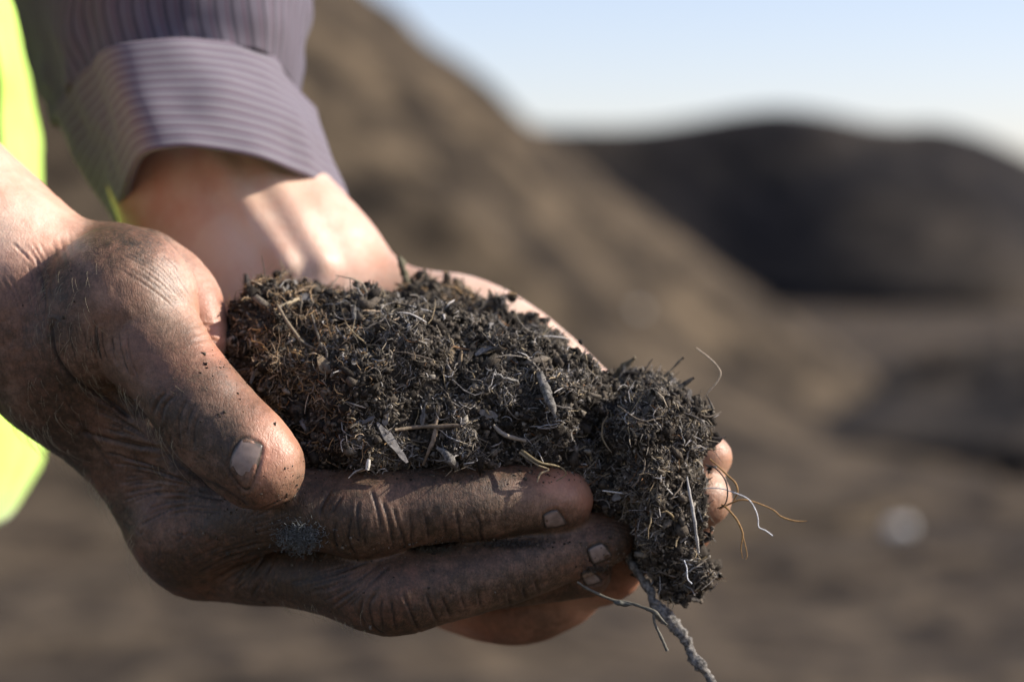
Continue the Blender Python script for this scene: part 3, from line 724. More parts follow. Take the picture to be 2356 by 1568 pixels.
slv0 = ([(112, 292, 150), (160, 215, 118), (230, 150, 98), (300, 122, 88), (380, 108, 82), (460, 104, 80), (545, 108, 84), (622, 140, 98), (697, 238, 126)], [(600, 330, 165), (400, 345, 180), (240, 300, 168)])
slv1 = ([(66, 190, 168), (118, 104, 124), (200, 40, 98), (290, 20, 86), (380, 10, 80), (470, 8, 80), (570, 14, 86), (645, 40, 100), (708, 120, 130)], [(600, 230, 180), (400, 280, 200), (180, 290, 190)])
slv2 = ([(18, -5, 172), (60, -60, 126), (130, -90, 100), (230, -120, 86), (340, -130, 80), (450, -130, 82), (560, -125, 90), (640, -100, 106), (696, -20, 136)], [(580, 100, 190), (380, 130, 215), (150, 110, 190)])
def sh(ring, dx, dy, dz, s=1.):
    f_, b_ = ring; c = np.mean([p[:2] for p in f_], 0)
    g = lambda P: [((x-c[0])*s+c[0]+dx, (y-c[1])*s+c[1]+dy, z+dz) for x, y, z in P]
    return g(f_), g(b_)
SLEEVE = shirt_material('striped_shirt_cloth', 0, 5.2, (.130, .114, .138), (.040, .034, .045), .15)
CUFF = shirt_material('striped_cuff_cloth', 1, 2.9, (.150, .131, .156), (.24, .24, .24), .06)
R, UV = sleeve_rings([slv0, slv1, slv2, sh(slv2, -130, -330, 12, 1.05), sh(slv2, -330, -800, 26, 1.12), sh(slv2, -620, -1500, 50, 1.2)], fold=3.4, seed=21)
P, F, uv = thick(R, UV, 1.2)
sleeve = parented(make_mesh('shirt_sleeve', world(P), F, SLEEVE, person, uv=uv)); sleeve['label'] = 'grey mauve striped shirt sleeve of the far arm'
R, UV = sleeve_rings([cuffA, cuffM, cuffB], n=22, fold=2.2, seed=23)
P, F, uv = thick(R, UV, 2.4)
cuff = make_mesh('cuff', world(P), F, CUFF, sleeve, uv=uv); cuff.matrix_parent_inverse = Matrix.Identity(4)
cuff['label'] = 'turned-back cuff with stripes running round it'
# near sleeve, rolled above the elbow, outside the frame
def tube_ring(px, py, d, r, m=60):
    a = np.linspace(0, 2*np.pi, m, endpoint=False); c = V(px, py, d)
    ax = np.array([.78, -.62, 0]); u = np.array([.62, .78, 0]); z = np.array([0, 0, 1.])
    return c+r*(np.cos(a)[:, None]*u+np.sin(a)[:, None]*z*1.15)
R = np.array([tube_ring(x, y, d, r) for x, y, d, r in spline(np.array([(-560, 150, 46, 36), (-760, 0, 50, 40), (-1100, -260, 56, 46), (-1500, -620, 70, 52), (-1700, -1200, 110, 58), (-1650, -1800, 140, 62)], float), 12)])
cen = R.mean(1, keepdims=True); nn = R-cen; nn /= np.linalg.norm(nn, axis=2, keepdims=True); R = R+nn*(2.0*noise(R, 20, 9))[..., None]
UV = np.stack(np.meshgrid(np.arange(R.shape[0])*4., np.arange(R.shape[1])*4.5, indexing='ij')[::-1], -1)
P, F, uv = thick(R, UV, 1.5)
o = parented(make_mesh('shirt_sleeve', world(P), F, SLEEVE, person, uv=uv)); o['label'] = 'rolled striped sleeve of the near arm'
# vest
vm, t_, p_ = mat('hi_vis_cloth')
tc = N(t_, 'TexCoord'); n_ = N(t_, 'TexNoise', i_Scale=60.0, i_Detail=4.0); t_.links.new(tc.outputs['Object'], n_.inputs[0])
t_.links.new(ramp(t_, n_.outputs[0], [(.3, (.58, .93, .10)), (.7, (.66, .97, .17))]), p_.inputs['Base Color'])
p_.inputs['Roughness'].default_value = .75; p_.inputs['Sheen Weight'].default_value = .3
wv = N(t_, 'TexNoise', i_Scale=1800.0); t_.links.new(tc.outputs['Object'], wv.inputs[0]); t_.links.new(bump(t_, wv.outputs[0], .4, .0002), p_.inputs['Normal'])
Rv = torso(TP, 250, 150, 0, folds=3.0); UVv = np.zeros(Rv.shape[:2]+(2,))
P, F, uv = thick(Rv, UVv, 1.6)
o = parented(make_mesh('safety_vest', world(P), F, vm, person)); o['label'] = 'fluorescent yellow-green safety vest'
tm = plain_material('trouser_cloth', (.03, .035, .045), (.05, .055, .07), .9, 300., .0003)
TP2 = [(1150, -40), (1300, -40), (1900, -60), (3000, -60), (6000, -60), (10500, -60)]
Rr = torso(TP2, 250, 120, 4, m=80, n=60, folds=3); P, F = ring_loft(Rr)
o = parented(make_mesh('trousers', world(P), F, tm, person)); o['label'] = 'dark work trousers'

# ------------------------------------------------------------------ fine hairs on the near wrist and hand
def tubes(lines, sides=3):
    """lines: list of (Nx3 mm, radius array); one mesh, returns P,F(quads),index of line per vertex"""
    PP, FF, ID = [], [], []; off = 0
    ang = np.linspace(0, 2*np.pi, sides, endpoint=False)
    for li, (L, r) in enumerate(lines):
        L = np.asarray(L, float); n = len(L); T = np.gradient(L, axis=0); T /= np.maximum(np.linalg.norm(T, axis=1), 1e-9)[:, None]
        ref = np.array([0, 0, 1.]) if abs(T[0, 2]) < .8 else np.array([1., 0, 0])
        U = np.cross(T, ref); U /= np.maximum(np.linalg.norm(U, axis=1), 1e-9)[:, None]; W = np.cross(T, U)
        r = np.broadcast_to(r, (n,))
        P = L[:, None]+r[:, None, None]*(np.cos(ang)[None, :, None]*U[:, None]+np.sin(ang)[None, :, None]*W[:, None])
        i, j = np.meshgrid(np.arange(n-1), np.arange(sides), indexing='ij'); j2 = (j+1) % sides
        F = np.stack([i*sides+j, (i+1)*sides+j, (i+1)*sides+j2, i*sides+j2], -1).reshape(-1, 4)
        PP.append(P.reshape(-1, 3)); FF.append(F+off); ID.append(np.full(n*sides, li)); off += n*sides
    return np.concatenate(PP), np.concatenate(FF), np.concatenate(ID)
P1, F1 = nb1[0], nb1[1]; N1 = mesh_normals(P1, F1); x1, y1 = PX(P1)
def hairs(mask, n, ln, rad, direction):
    ids = np.nonzero(mask)[0]; out = []
    for i in rng.choice(ids, min(n, len(ids)), replace=False):
        p = P1[i]; nn_ = N1[i]; dv = np.array(direction)+rng.normal(0, .35, 3); dv -= nn_*(dv@nn_); dv /= np.linalg.norm(dv)+1e-9
        l = ln*rng.uniform(.5, 1.2); t = np.linspace(0, 1, 6)[:, None]; bend = rng.normal(0, .25, 3)
        L = p-nn_*.1+l*t*(nn_*.75*(1-.45*t)+dv*(.35+.75*t))+bend*t*t*l*.3
        out.append((L, rad*np.linspace(1, .25, 6)))
    return out
edge_d = ((x1 > 20) & (x1 < 400) & (y1 > 860) & (y1 < 1330) & (np.abs(N1[:, 2]) < .62) & (N1[:, 0] < .1))
edge_m = ((x1 > 640) & (x1 < 840) & (y1 > 1360) & (np.abs(N1[:, 2]) < .6) & (N1[:, 1] < 0) & (P1[:, 2] < 30))
midp = ((x1 > 60) & (x1 < 230) & (y1 > 600) & (y1 < 1000) & (N1[:, 2] < -.2))
thm = ((x1 > 370) & (x1 < 470) & (y1 > 800) & (y1 < 900) & (N1[:, 2] < -.3))
hl = hairs(edge_d, 520, 7.0, .05, (.5, -.8, 0))+hairs(edge_m, 60, 4.5, .04, (.8, -.5, 0))+hairs(midp, 120, 4.5, .035, (.3, -.9, -.1))+hairs(thm, 40, 3.0, .035, (.7, -.5, -.2))
P, F, _ = tubes(hl)
HAIR = plain_material('body_hair', (.30, .25, .15), (.50, .42, .26), .5, 200., .0001)
o = parented(make_mesh('arm_hair', world(P), F, HAIR, person)); tag(o, 'fine pale hairs on the wrist and the back of the near hand', kind='stuff')

# ------------------------------------------------------------------ the compost held in the hands
class Soil:
    def __init__(s, ell, k, rough, seed):
        s.e = [(V(x, y, d), np.array([rx*SC(d), ry*SC(d), rz])) for x, y, d, rx, ry, rz in ell]; s.k = k; s.rough = rough; s.seed = seed
    def __call__(s, Q, c=None, R=None):
        Q = np.asarray(Q, float); res = None
        for cc, rr in s.e:
            q = (Q-cc)/rr; k0 = np.linalg.norm(q, axis=1); k1 = np.linalg.norm(q/rr, axis=1)
            v = k0*(k0-1)/np.maximum(k1, 1e-6)
            v = np.where(k0 < .25, -rr.min()*.7, v)
            res = v if res is None else smin(res, v, s.k)
        m = np.abs(res) < 13
        if m.any():
            q = Q[m]; a = s.rough
            n_ = 4.0*a*noise(q, 13, s.seed)+2.8*a*noise(q, 6.0, s.seed+1)+1.7*a*(1-2.4*np.abs(noise(q, 3.0, s.seed+2)))+.7*a*noise(q, 1.3, s.seed+3)
            res[m] = res[m]+n_
        return res
mound = Soil([(930, 910, 30, 360, 190, 30), (690, 850, 34, 150, 180, 26), (1180, 935, 26, 190, 150, 24), (980, 1030, 17, 330, 62, 15), (1260, 1030, 25, 130, 80, 16), (1370, 1085, 30, 90, 80, 14), (640, 760, 44, 105, 95, 22), (850, 790, 40, 190, 90, 22), (1180, 1000, 30, 230, 130, 22), (760, 1010, 30, 130, 90, 20)], 7, 1.0, 100)
rear = Soil([(720, 730, 66, 150, 82, 16), (960, 760, 68, 130, 100, 18), (1040, 728, 62, 105, 66, 16), (1160, 800, 56, 115, 66, 14), (1260, 860, 50, 85, 62, 12), (1400, 915, 42, 70, 56, 12), (880, 850, 66, 240, 120, 18)], 6, 1.0, 140)
clump = Soil([(1488, 985, 20, 118, 112, 20), (1512, 1080, 19, 88, 130, 20), (1520, 1190, 22, 66, 110, 14), (1555, 1285, 22, 52, 72, 10), (1450, 1080, 26, 85, 120, 16), (1425, 1150, 36, 60, 80, 12), (1575, 1020, 24, 42, 58, 11), (1470, 890, 32, 58, 34, 12)], 5, 1.0, 180)
SOILS = {}
def hit_soil(s, px, py, off=0.): 
    d = march(s, px, py, -40, 130, .15)
    return d-off

COLS = np.array([(.024, .019, .014), (.050, .040, .029), (.088, .071, .053), (.155, .130, .100), (.26, .230, .185)])
def scatter(f, P, F, n_crumb, n_fib, n_fine, name_parent, seed):
    r = np.random.default_rng(seed)
    A = P[F[:, 1]]-P[F[:, 0]]; B = P[F[:, 3]]-P[F[:, 0]]; nf = np.cross(B, A); ar = np.linalg.norm(nf, axis=1); nf /= np.maximum(ar, 1e-9)[:, None]
    vis = np.clip(.20-nf[:, 2], 0, 1)+.35*np.clip(nf[:, 1], 0, 1)+.05
    pr = ar*vis; pr /= pr.sum()
    # crumbs: 12-vertex lumps
    ph = (1+5**.5)/2
    ico = np.array([(-1,ph,0),(1,ph,0),(-1,-ph,0),(1,-ph,0),(0,-1,ph),(0,1,ph),(0,-1,-ph),(0,1,-ph),(ph,0,-1),(ph,0,1),(-ph,0,-1),(-ph,0,1)], float)/math.sqrt(1+ph*ph)
    icf = np.array([(0,11,5),(0,5,1),(0,1,7),(0,7,10),(0,10,11),(1,5,9),(5,11,4),(11,10,2),(10,7,6),(7,1,8),(3,9,4),(3,4,2),(3,2,6),(3,6,8),(3,8,9),(4,9,5),(2,4,11),(6,2,10),(8,6,7),(9,8,1)])
    fi = r.choice(len(F), n_crumb, p=pr); pos = P[F[fi]].mean(1)+nf[fi]*r.uniform(-.2, .45, (n_crumb, 1))+r.normal(0, .15, (n_crumb, 3))
    rad = np.exp(r.normal(math.log(.30), .55, n_crumb)); rad = np.clip(rad, .13, 1.6)
    sc_ = r.uniform(.55, 1.25, (n_crumb, 1, 3)); th = r.uniform(0, 2*np.pi, n_crumb); ax = r.normal(size=(n_crumb, 3)); ax /= np.linalg.norm(ax, axis=1)[:, None]
    sc_[:, :, 0] *= r.uniform(.8, 2.2, (n_crumb, 1)); I = ico[None]*sc_*(1+r.uniform(-.5, .5, (n_crumb, 12, 1)))*rad[:, None, None]
    c_, s_ = np.cos(th)[:, None, None], np.sin(th)[:, None, None]; a_ = ax[:, None]
    I = I*c_+np.cross(np.broadcast_to(a_, I.shape), I)*s_+a_*(I*a_).sum(2, keepdims=True)*(1-c_)
    CP = (pos[:, None]+I).reshape(-1, 3); CF = (icf[None]+(np.arange(n_crumb)*12)[:, None, None]).reshape(-1, 3)
    tone = COLS[np.clip(r.choice(5, n_crumb, p=[.2, .26, .26, .18, .10])-(rad > .5)*r.integers(0, 3, n_crumb), 0, 4)]*r.uniform(.8, 1.2, (n_crumb, 1)); CT = np.repeat(tone, 12, 0)
    # fibres
    def fib(n, l0, l1, r0, r1, lift, cols, prob, curl):
        out = []; cc = []; pc = pr*np.clip(.15+1.6*(noise(P[F[:, 0]], 5, 909)+.1), .08, 2); pc /= pc.sum(); fi = r.choice(len(F), n, p=pc)
        for i in fi:
            p0 = P[F[i]].mean(0); nn_ = nf[i]; dv = r.normal(size=3); dv -= nn_*(dv@nn_)*r.uniform(.55, 1.); dv /= np.linalg.norm(dv)
            l = np.clip(np.exp(r.normal(math.log((l0+l1)*.42), .5)), l0*.6, l1*2); m = 6; t = np.linspace(-.5, .5, m)[:, None]
            side = np.cross(dv, nn_); L = p0+dv*t*l+nn_*(lift*r.uniform(-.3, 1.)+.16*l*max(0, r.normal())*(t+.5))+side*(curl*l*r.normal()*(t*t*2-.2))+nn_*(curl*l*r.normal()*.6*t*t*2)+r.normal(0, .05*l**.6, (m, 3))
            out.append((L, r0*np.exp(abs(r.normal(0, .55)))*np.array([.5, 1, 1, .9, .8, .3]))); cc.append(cols[r.choice(len(cols), p=prob)]*r.uniform(.75, 1.25)*(np.array((1.35, 1.08, .78)) if (p0[0] < -42+8*r.normal() or p0[2] > 50) else 1))
        Pq, Fq, Iq = tubes(out); return Pq, Fq, np.array(cc)[Iq]
    cols1 = np.array([(.36, .28, .17), (.20, .165, .12), (.16, .138, .112), (.055, .046, .037), (.42, .39, .36), (.22, .11, .045)])
    a = fib(n_fib, 1.6, 6.2, .10, .26, .6, cols1, [.09, .22, .32, .23, .12, .02], .5)
    b = fib(n_fine, .6, 2.4, .06, .12, .45, cols1, [.08, .22, .36, .14, .18, .02], 1.0)
    FP = np.concatenate([a[0], b[0]]); FFc = np.concatenate([a[1], b[1]+len(a[0])]); FT = np.concatenate([a[2], b[2]])
    return CP, CF, CT, FP, FFc, FT, pr, nf

def chip_mesh(L, W_, T_, r):
    """flat torn wood flake"""
    n = 7; t = np.linspace(-.5, .5, n); w_ = W_*(1-(np.abs(t)*1.7)**3)*(1+r.normal(0, .15, n)); w_ = np.maximum(w_, .1*W_); bend = .08*L*r.normal()*t*t*4
    P = []
    for i in range(n):
        for s_, z in ((-1, -1), (1, -1), (1, 1), (-1, 1)): P.append((t[i]*L, s_*w_[i]*.5+r.normal(0, .04*W_), z*T_*.5+bend[i]))
    F = []
    for i in range(n-1):
        for k_ in range(4): a, b = i*4+k_, i*4+(k_+1) % 4; F.append((a, b, b+4, a+4))
    F += [(3, 2, 1, 0), tuple((n-1)*4+k_ for k_ in range(4))]
    return np.array(P), F
def place(P, pos, xdir, nrm):
    x = xdir-nrm*(xdir@nrm); x /= np.linalg.norm(x)+1e-9; y = np.cross(nrm, x); return pos+P[:, :1]*x+P[:, 1:2]*y+P[:, 2:]*nrm
CHIPM = [plain_material('wood_flake_dark', (.035, .030, .026), (.10, .088, .075), .75, 900., .0003), plain_material('wood_flake_grey', (.10, .092, .085), (.24, .22, .20), .75, 900., .0003), plain_material('wood_flake_tan', (.16, .11, .065), (.30, .22, .13), .7, 900., .0003)]

def heap_of_soil(name, f, lo, hi, h, label, nc, nfb, nfn, npart, seed):
    P, F = polygonise(f, lo, hi, h, slack=2.6)
    r = np.random.default_rng(seed+5)
    t = np.clip(.5+.5*noise(P, 6, seed+1)+.35*noise(P, 1.5, seed+2), 0, 1)[:, None]
    tint = np.array((.016, .013, .009))*(1-t)+np.array((.055, .045, .034))*t
    root = make_mesh(name, world(P), F, SOIL, attrs={'tint': tint}); tag(root, label, 'compost')
    CP, CF, CT, FP, FF_, FT, pr, nf = scatter(f, P, F, nc, nfb, nfn, root, seed)
    o = make_mesh('crumb_cover', world(CP), CF, SOIL, root, smooth=False, attrs={'tint': CT}); o['kind'] = 'stuff'
    o = make_mesh('fibre_cover', world(FP), FF_, FIB, root, attrs={'tint': FT}); o['kind'] = 'stuff'
    fi = r.choice(len(F), npart, p=pr)
    for q_, i in enumerate(fi):
        p0 = P[F[i]].mean(0); nn_ = nf[i]; kind = r.random()
        dv = r.normal(size=3)
        if kind < .38:
            cp, cf = chip_mesh(r.uniform(2.5, 7), r.uniform(.8, 2.0), r.uniform(.25, .5), r); n2_ = nn_+r.normal(0, .35, 3); n2_ /= np.linalg.norm(n2_)
            make_mesh('wood_flake', world(place(cp, p0+nn_*.35, dv, n2_)), cf, CHIPM[r.choice(3, p=[.5, .38, .12])], root, smooth=False)
        elif kind < .78:
            l = r.uniform(4, 11); m = 8; tt = np.linspace(-.5, .5, m)[:, None]; dv -= nn_*(dv@nn_)*.8; dv /= np.linalg.norm(dv)
            L = p0+nn_*.6+dv*tt*l+np.cross(dv, nn_)*l*.2*r.normal()*tt*tt*4+r.normal(0, .14, (m, 3))+nn_*r.uniform(0, .22)*l*(tt+.5)
            a, b, c_ = tubes([(L, r.uniform(.16, .36)*np.array([.5, .9, 1, 1, .95, .9, .7, .3]))], 5); col = [(.24, .18, .10), (.14, .11, .08), (.10, .085, .07), (.28, .26, .23)][r.choice(4, p=[.2, .3, .35, .15])]
            make_mesh('rootlet', world(a), b, FIB, root, attrs={'tint': np.tile(col, (len(a), 1))})
        else:
            R_ = r.uniform(.8, 1.8); n1_, n2_ = 10, 7; A_, B_ = np.meshgrid(np.linspace(.05, np.pi-.05, n2_), np.linspace(0, 2*np.pi, n1_, endpoint=False), indexing='ij')
            U = np.stack([np.sin(A_)*np.cos(B_), np.sin(A_)*np.sin(B_), np.cos(A_)], -1).reshape(-1, 3)
            Pq = p0+nn_*R_*.3+U*R_*(1+.5*noise(U+q_, .8, q_)[:, None]+.35*noise(U+q_, .35, q_)[:, None])*r.uniform(.5, 1.4, 3)
            i_, j_ = np.meshgrid(np.arange(n2_-1), np.arange(n1_), indexing='ij'); j2 = (j_+1) % n1_
            Fq = np.stack([i_*n1_+j_, (i_+1)*n1_+j_, (i_+1)*n1_+j2, i_*n1_+j2], -1).reshape(-1, 4)
            make_mesh('clod', world(Pq), Fq, SOIL, root, attrs={'tint': np.tile(COLS[r.choice([0, 1, 2])], (len(Pq), 1))})
    return root
heap_of_soil('compost_mound', mound, (-80, -48, -5), (45, 35, 78), .65, 'big front mound of dark fibrous compost lying in the palms behind the thumb', 24000, 9000, 12000, 200, 300)
heap_of_soil('compost_mound', rear, (-75, -28, 35), (45, 30, 100), .8, 'blurred rear ridge of compost along the palm of the far hand', 8000, 3200, 3500, 60, 400)
heap_of_soil('compost_clump', clump, (10, -72, -12), (62, 0, 52), .6, 'ragged clump of compost spilling over the fingertips at the right', 13000, 3800, 6500, 110, 500)

# ------------------------------------------------------------------ single twigs, roots and threads
def any_soil(Q): 
    Q = np.asarray(Q, float); return np.minimum(np.minimum(mound(Q), clump(Q)), rear(Q))
def strand(name, pts, rad, material, label, cat, d=None, off=.8, sides=8, rough=.0, tint=None, group=None, n=7, parent=None):
    """pts in pixels; depth follows the soil below unless given; rad in px"""
    P = np.array(pts, float)
    if P.shape[1] == 2:
        if d is None:
            dd = hit_soil(any_soil, P[:, 0], P[:, 1], off)
            if np.isnan(dd).all(): dd[:] = 10
            ok = ~np.isnan(dd); dd = np.interp(np.arange(len(dd)), np.nonzero(ok)[0], dd[ok])
        else: dd = np.broadcast_to(np.array(d, float), (len(P),)) if np.ndim(d) == 0 else np.interp(np.linspace(0, 1, len(P)), np.linspace(0, 1, len(d)), d)
        P = np.concatenate([P, dd[:, None]-(1.2 if d is None else 0)], 1)
    S = spline(P, n); L = V(S[:, 0], S[:, 1], S[:, 2])
    rr = np.interp(np.linspace(0, 1, len(L)), np.linspace(0, 1, len(rad)), rad)*SC(0) if np.ndim(rad) else np.full(len(L), rad*SC(0))
    if rough: L = L+np.stack([noise(L, 3, 8), noise(L, 3, 9), noise(L, 3, 10)], -1)*rr[:, None]*rough*.5; rr = rr*(1+rough*.6*noise(L, 1.6, 12)+rough*.6*noise(L, 4.5, 13))
    a, b, _ = tubes([(L, rr)], sides)
    if rough: c = np.repeat(L, sides, 0); a = a+(a-c)*(rough*.9*noise(a, .9, 14))[:, None]
    # close the ends
    m = len(a); a = np.concatenate([a, L[:1], L[-1:]]); F = b.tolist()+[(m, (k_+1) % sides, k_) for k_ in range(sides)]+[(m+1, m-sides+k_, m-sides+(k_+1) % sides) for k_ in range(sides)]
    o = make_mesh(name, world(a), F, material, parent, attrs={'tint': np.tile(tint or (.2, .16, .1), (len(a), 1))})
    if parent is None: tag(o, label, cat, group)
    elif label: o['label'] = label
    return o
STRAW = (.34, .27, .17); GREYB = (.15, .13, .11); DKB = (.05, .042, .034); OCH = (.30, .17, .06); WHT = (.68, .68, .68); PALEG = (.36, .34, .31)
big = strand('hanging_root', [(1440, 1270, 22), (1453, 1295, 20), (1475, 1330, 19), (1496, 1359, 18), (1506, 1386, 17), (1525, 1410, 16), (1549, 1435, 16), (1570, 1461, 15), (1586, 1494, 15), (1601, 1519, 14), (1623, 1545, 14), (1640, 1572, 14), (1665, 1620, 14)],
             [9, 10, 10, 10, 12, 16, 14, 15, 12, 13, 11, 12, 10], BARK, 'thick knobbly grey root hanging down at the bottom right from the compost clump', 'root', rough=.42, sides=14, n=12)
tw = strand('fibrous_twig', [(1328, 1338, 6), (1359, 1357, 6), (1412, 1380, 5), (1447, 1386, 4), (1480, 1396, 2), (1509, 1410, 0), (1522, 1424, 0), (1535, 1437, -1)], [3, 3.5, 3, 5, 4, 5, 3.5, 2], FIB,
            'thin forked twig stuck to the ring fingertip and crossing the thick root', 'twig', tint=(.11, .10, .075), rough=.35, sides=6)
strand('side_branch', [(1504, 1411, 0), (1505, 1428, 0), (1511, 1444, 0), (1525, 1472, 0), (1535, 1496, 0)], [3, 3.4, 3.4, 3.2, 4], FIB, None, None, tint=(.12, .11, .085), rough=.3, sides=6, parent=tw)
strand('frayed_tuft', [(1412, 1384, 5), (1425, 1387, 4), (1440, 1389, 4), (1455, 1390, 3)], [1.5, 5, 6, 2], FIB, None, None, tint=(.085, .085, .07), rough=.6, sides=7, parent=tw)
strand('curved_hair', [(1602, 800, 18), (1633, 824, 17), (1651, 843, 16), (1658, 859, 16), (1651, 877, 16), (1629, 903, 16), (1608, 932, 18)], [1.6, 1.7, 1.7, 1.7, 1.4, 1.2, 1], FIB, 'single pale curved hair standing above the right clump', 'fibre', tint=(.42, .34, .25))
strand('white_thread', [(1606, 1128, 12), (1621, 1123, 10), (1657, 1123, 8), (1685, 1131, 6), (1721, 1147, 5), (1738, 1172, 5), (1744, 1192, 5), (1746, 1212, 5), (1762, 1220, 5), (1778, 1232, 5)], 1.3, FIB, 'white wavy thread sticking out past the far fingertips', 'thread', tint=WHT)
a_ = strand('ochre_root', [(1655, 1170, 10), (1673, 1161, 8), (1705, 1149, 7), (1738, 1155, 7), (1778, 1172, 7), (1798, 1188, 7), (1830, 1198, 7), (1857, 1198, 7)], [2, 2.2, 2, 1.8, 1.7, 1.8, 2, 1], FIB, 'long ochre rootlet reaching furthest right past the fingertips', 'root', tint=OCH)
b_ = strand('ochre_root', [(1660, 1160, 9), (1672, 1168, 7), (1693, 1192, 6), (1705, 1215, 6), (1709, 1232, 6), (1705, 1260, 6), (1709, 1284, 6)], [2, 2.6, 2.4, 2.4, 2.2, 1.6, .8], FIB, 'forked ochre rootlet hanging down beside the far fingertip', 'root', tint=OCH)
strand('side_root', [(1709, 1232, 6), (1714, 1250, 6), (1719, 1276, 6), (1716, 1286, 6)], [1.6, 1.3, 1, .7], FIB, None, None, tint=OCH, parent=b_)
strand('ochre_root', [(1633, 1055, 10), (1655, 1075, 8), (1675, 1094, 7), (1692, 1111, 6), (1697, 1131, 6), (1688, 1151, 7)], [1.5, 2, 2.2, 2.4, 2, 1.4], FIB, 'looped ochre rootlet curling over the two far fingertips', 'root', tint=OCH)
strand('dark_rootlet', [(1640, 1072, 10), (1657, 1087, 7), (1670, 1108, 5), (1674, 1135, 5), (1668, 1159, 6), (1650, 1169, 8)], [1.2, 1.6, 1.8, 1.8, 1.5, 1], FIB, 'dark rootlet bent round the middle one of the far fingertips', 'root', tint=DKB)
strand('bark_strip', [(1580, 1095), (1586, 1130), (1592, 1165), (1598, 1200), (1603, 1238), (1608, 1270)], [3, 4, 4, 4.2, 4, 3], FIB, 'thin upright strip of grey bark on the right side of the clump', 'twig', d=[0, -1, -1, 2], tint=PALEG, rough=.35)
strand('straw_stem', [(630, 712), (680, 690), (731, 670)], [4, 4.3, 3.6], FIB, 'straight tan straw stem lying at the upper left of the mound', 'straw', tint=STRAW, off=1.6, rough=.1)
strand('straw_stem', [(638, 701), (662, 742), (690, 781)], [3.6, 3.8, 4.6], FIB, 'brown straw stem sloping down right below the straight tan one', 'straw', tint=(.22, .17, .11), off=1.6, rough=.15)
strand('straw_stem', [(688, 781), (712, 796), (737, 807)], [4.4, 3, 2.6], FIB, 'short thin stem on the left of the mound, end of the bent straw', 'straw', tint=(.17, .14, .10), off=1.2, rough=.2)
strand('straw_stem', [(716, 722), (729, 762), (742, 800)], [3, 3.4, 3.2], FIB, 'upright grey-brown stem beside the bent straw on the mound', 'straw', tint=(.2, .165, .12), off=1.4, rough=.15)
strand('pale_fibre', [(749, 694, 50), (764, 657, 48), (779, 635, 48)], [1.8, 2, 1.2], FIB, 'thin pale fibre rising from the upper left of the compost', 'fibre', tint=(.50, .42, .30))
strand('thin_stalk', [(658, 634, 62), (650, 612, 62), (644, 597, 62)], [1.6, 1.4, 1], FIB, 'tiny blurred stalk at the top left of the compost', 'fibre', tint=(.25, .19, .11))
strand('upright_twig', [(572, 690, 50), (569, 655, 50), (565, 630, 50)], [7, 7.5, 5], FIB, 'short thick dark twig standing up at the left end of the compost', 'twig', tint=(.04, .032, .026), rough=.3)
strand('upright_twig', [(938, 655, 64), (928, 620, 64), (917, 590, 64)], [9, 8, 6], FIB, 'mossy twig standing up on the rear ridge of compost', 'twig', tint=(.12, .105, .06), rough=.6)
strand('wood_splinter', [(1241, 856), (1252, 890), (1266, 925), (1279, 960)], [8, 11, 10, 5], BARK, 'weathered wood splinter on the right shoulder of the mound', 'wood piece', off=1.3, rough=.3)
strand('wood_splinter', [(1136, 977), (1150, 993), (1172, 1004), (1209, 1013)], [3.4, 5, 5, 4], FIB, 'bent tan splinter low on the right of the mound', 'wood piece', tint=(.26, .22, .17), off=1.8, rough=.2)
strand('forked_twig', [(1010, 932), (1004, 970), (998, 1009), (985, 1040), (974, 1068)], [3.4, 4.5, 5.5, 4.5, 3.4], FIB, 'upright forked brown twig at the lower middle of the mound', 'twig', tint=(.23, .17, .115), off=2.6, rough=.3)
strand('brown_twig', [(908, 988), (960, 982), (1010, 980), (1062, 978)], [3.6, 5, 5, 4], FIB, 'horizontal brown twig crossing behind the upright forked one', 'twig', tint=(.18, .135, .09), off=1.6, rough=.25)
strand('pale_root', [(1005, 1030), (1022, 1040), (1038, 1058), (1056, 1084)], [6, 8, 10, 8], BARK, 'short pale knobbly root just above the index finger', 'root', off=3.0, rough=.45, sides=10)
strand('white_grain', [(849, 1055), (847, 1067), (845, 1080)], [3.5, 5.5, 4.5], FIB, 'small white grain hanging above the index finger near the thumb', 'grain', tint=(.62, .58, .50), off=3.0, d=-4)
strand('grass_blade', [(1200, 1035), (1239, 1062), (1287, 1073), (1302, 1090), (1280, 1106)], [3.5, 3, 1.8, 1.6, 1.2], FIB, 'withered grass blade curling over the index fingertip', 'grass', d=[1.5, -1.2, .5, 1.5, 2], tint=(.22, .17, .09), rough=.2)
strand('grass_blade', [(1196, 1040), (1235, 1068), (1262, 1079), (1243, 1090), (1236, 1108)], [3, 2.4, 1.6, 2.5, 3], FIB, 'short frayed grass blade hooked on the index fingertip', 'grass', d=[1.5, -1.2, -.6, -1, -1], tint=(.26, .2, .12), rough=.3)
strand('small_stalk', [(1530, 868, 22), (1550, 845, 22), (1573, 822, 22)], [3.5, 3, 3.5], FIB, 'stubby stalk pointing up right at the top of the right clump', 'twig', tint=(.16, .125, .08), rough=.5)
strand('dark_stick', [(1556, 898, 24), (1575, 882, 24), (1596, 869, 24)], [6, 6, 4], FIB, 'dark broken stick jutting right from the top of the clump', 'twig', tint=(.035, .03, .026), rough=.35)
strand('needle', [(1386, 1128), (1410, 1131), (1432, 1134)], [1.6, 2, 1.8], FIB, 'pale straight needle beside the index fingertip', 'fibre', tint=(.5, .47, .42), d=4)
strand('white_thread', [(1574, 1288, 6), (1580, 1305, 5), (1582, 1330, 5), (1592, 1342, 5)], 1.4, FIB, 'short white thread on the bottom end of the clump', 'thread', tint=WHT)
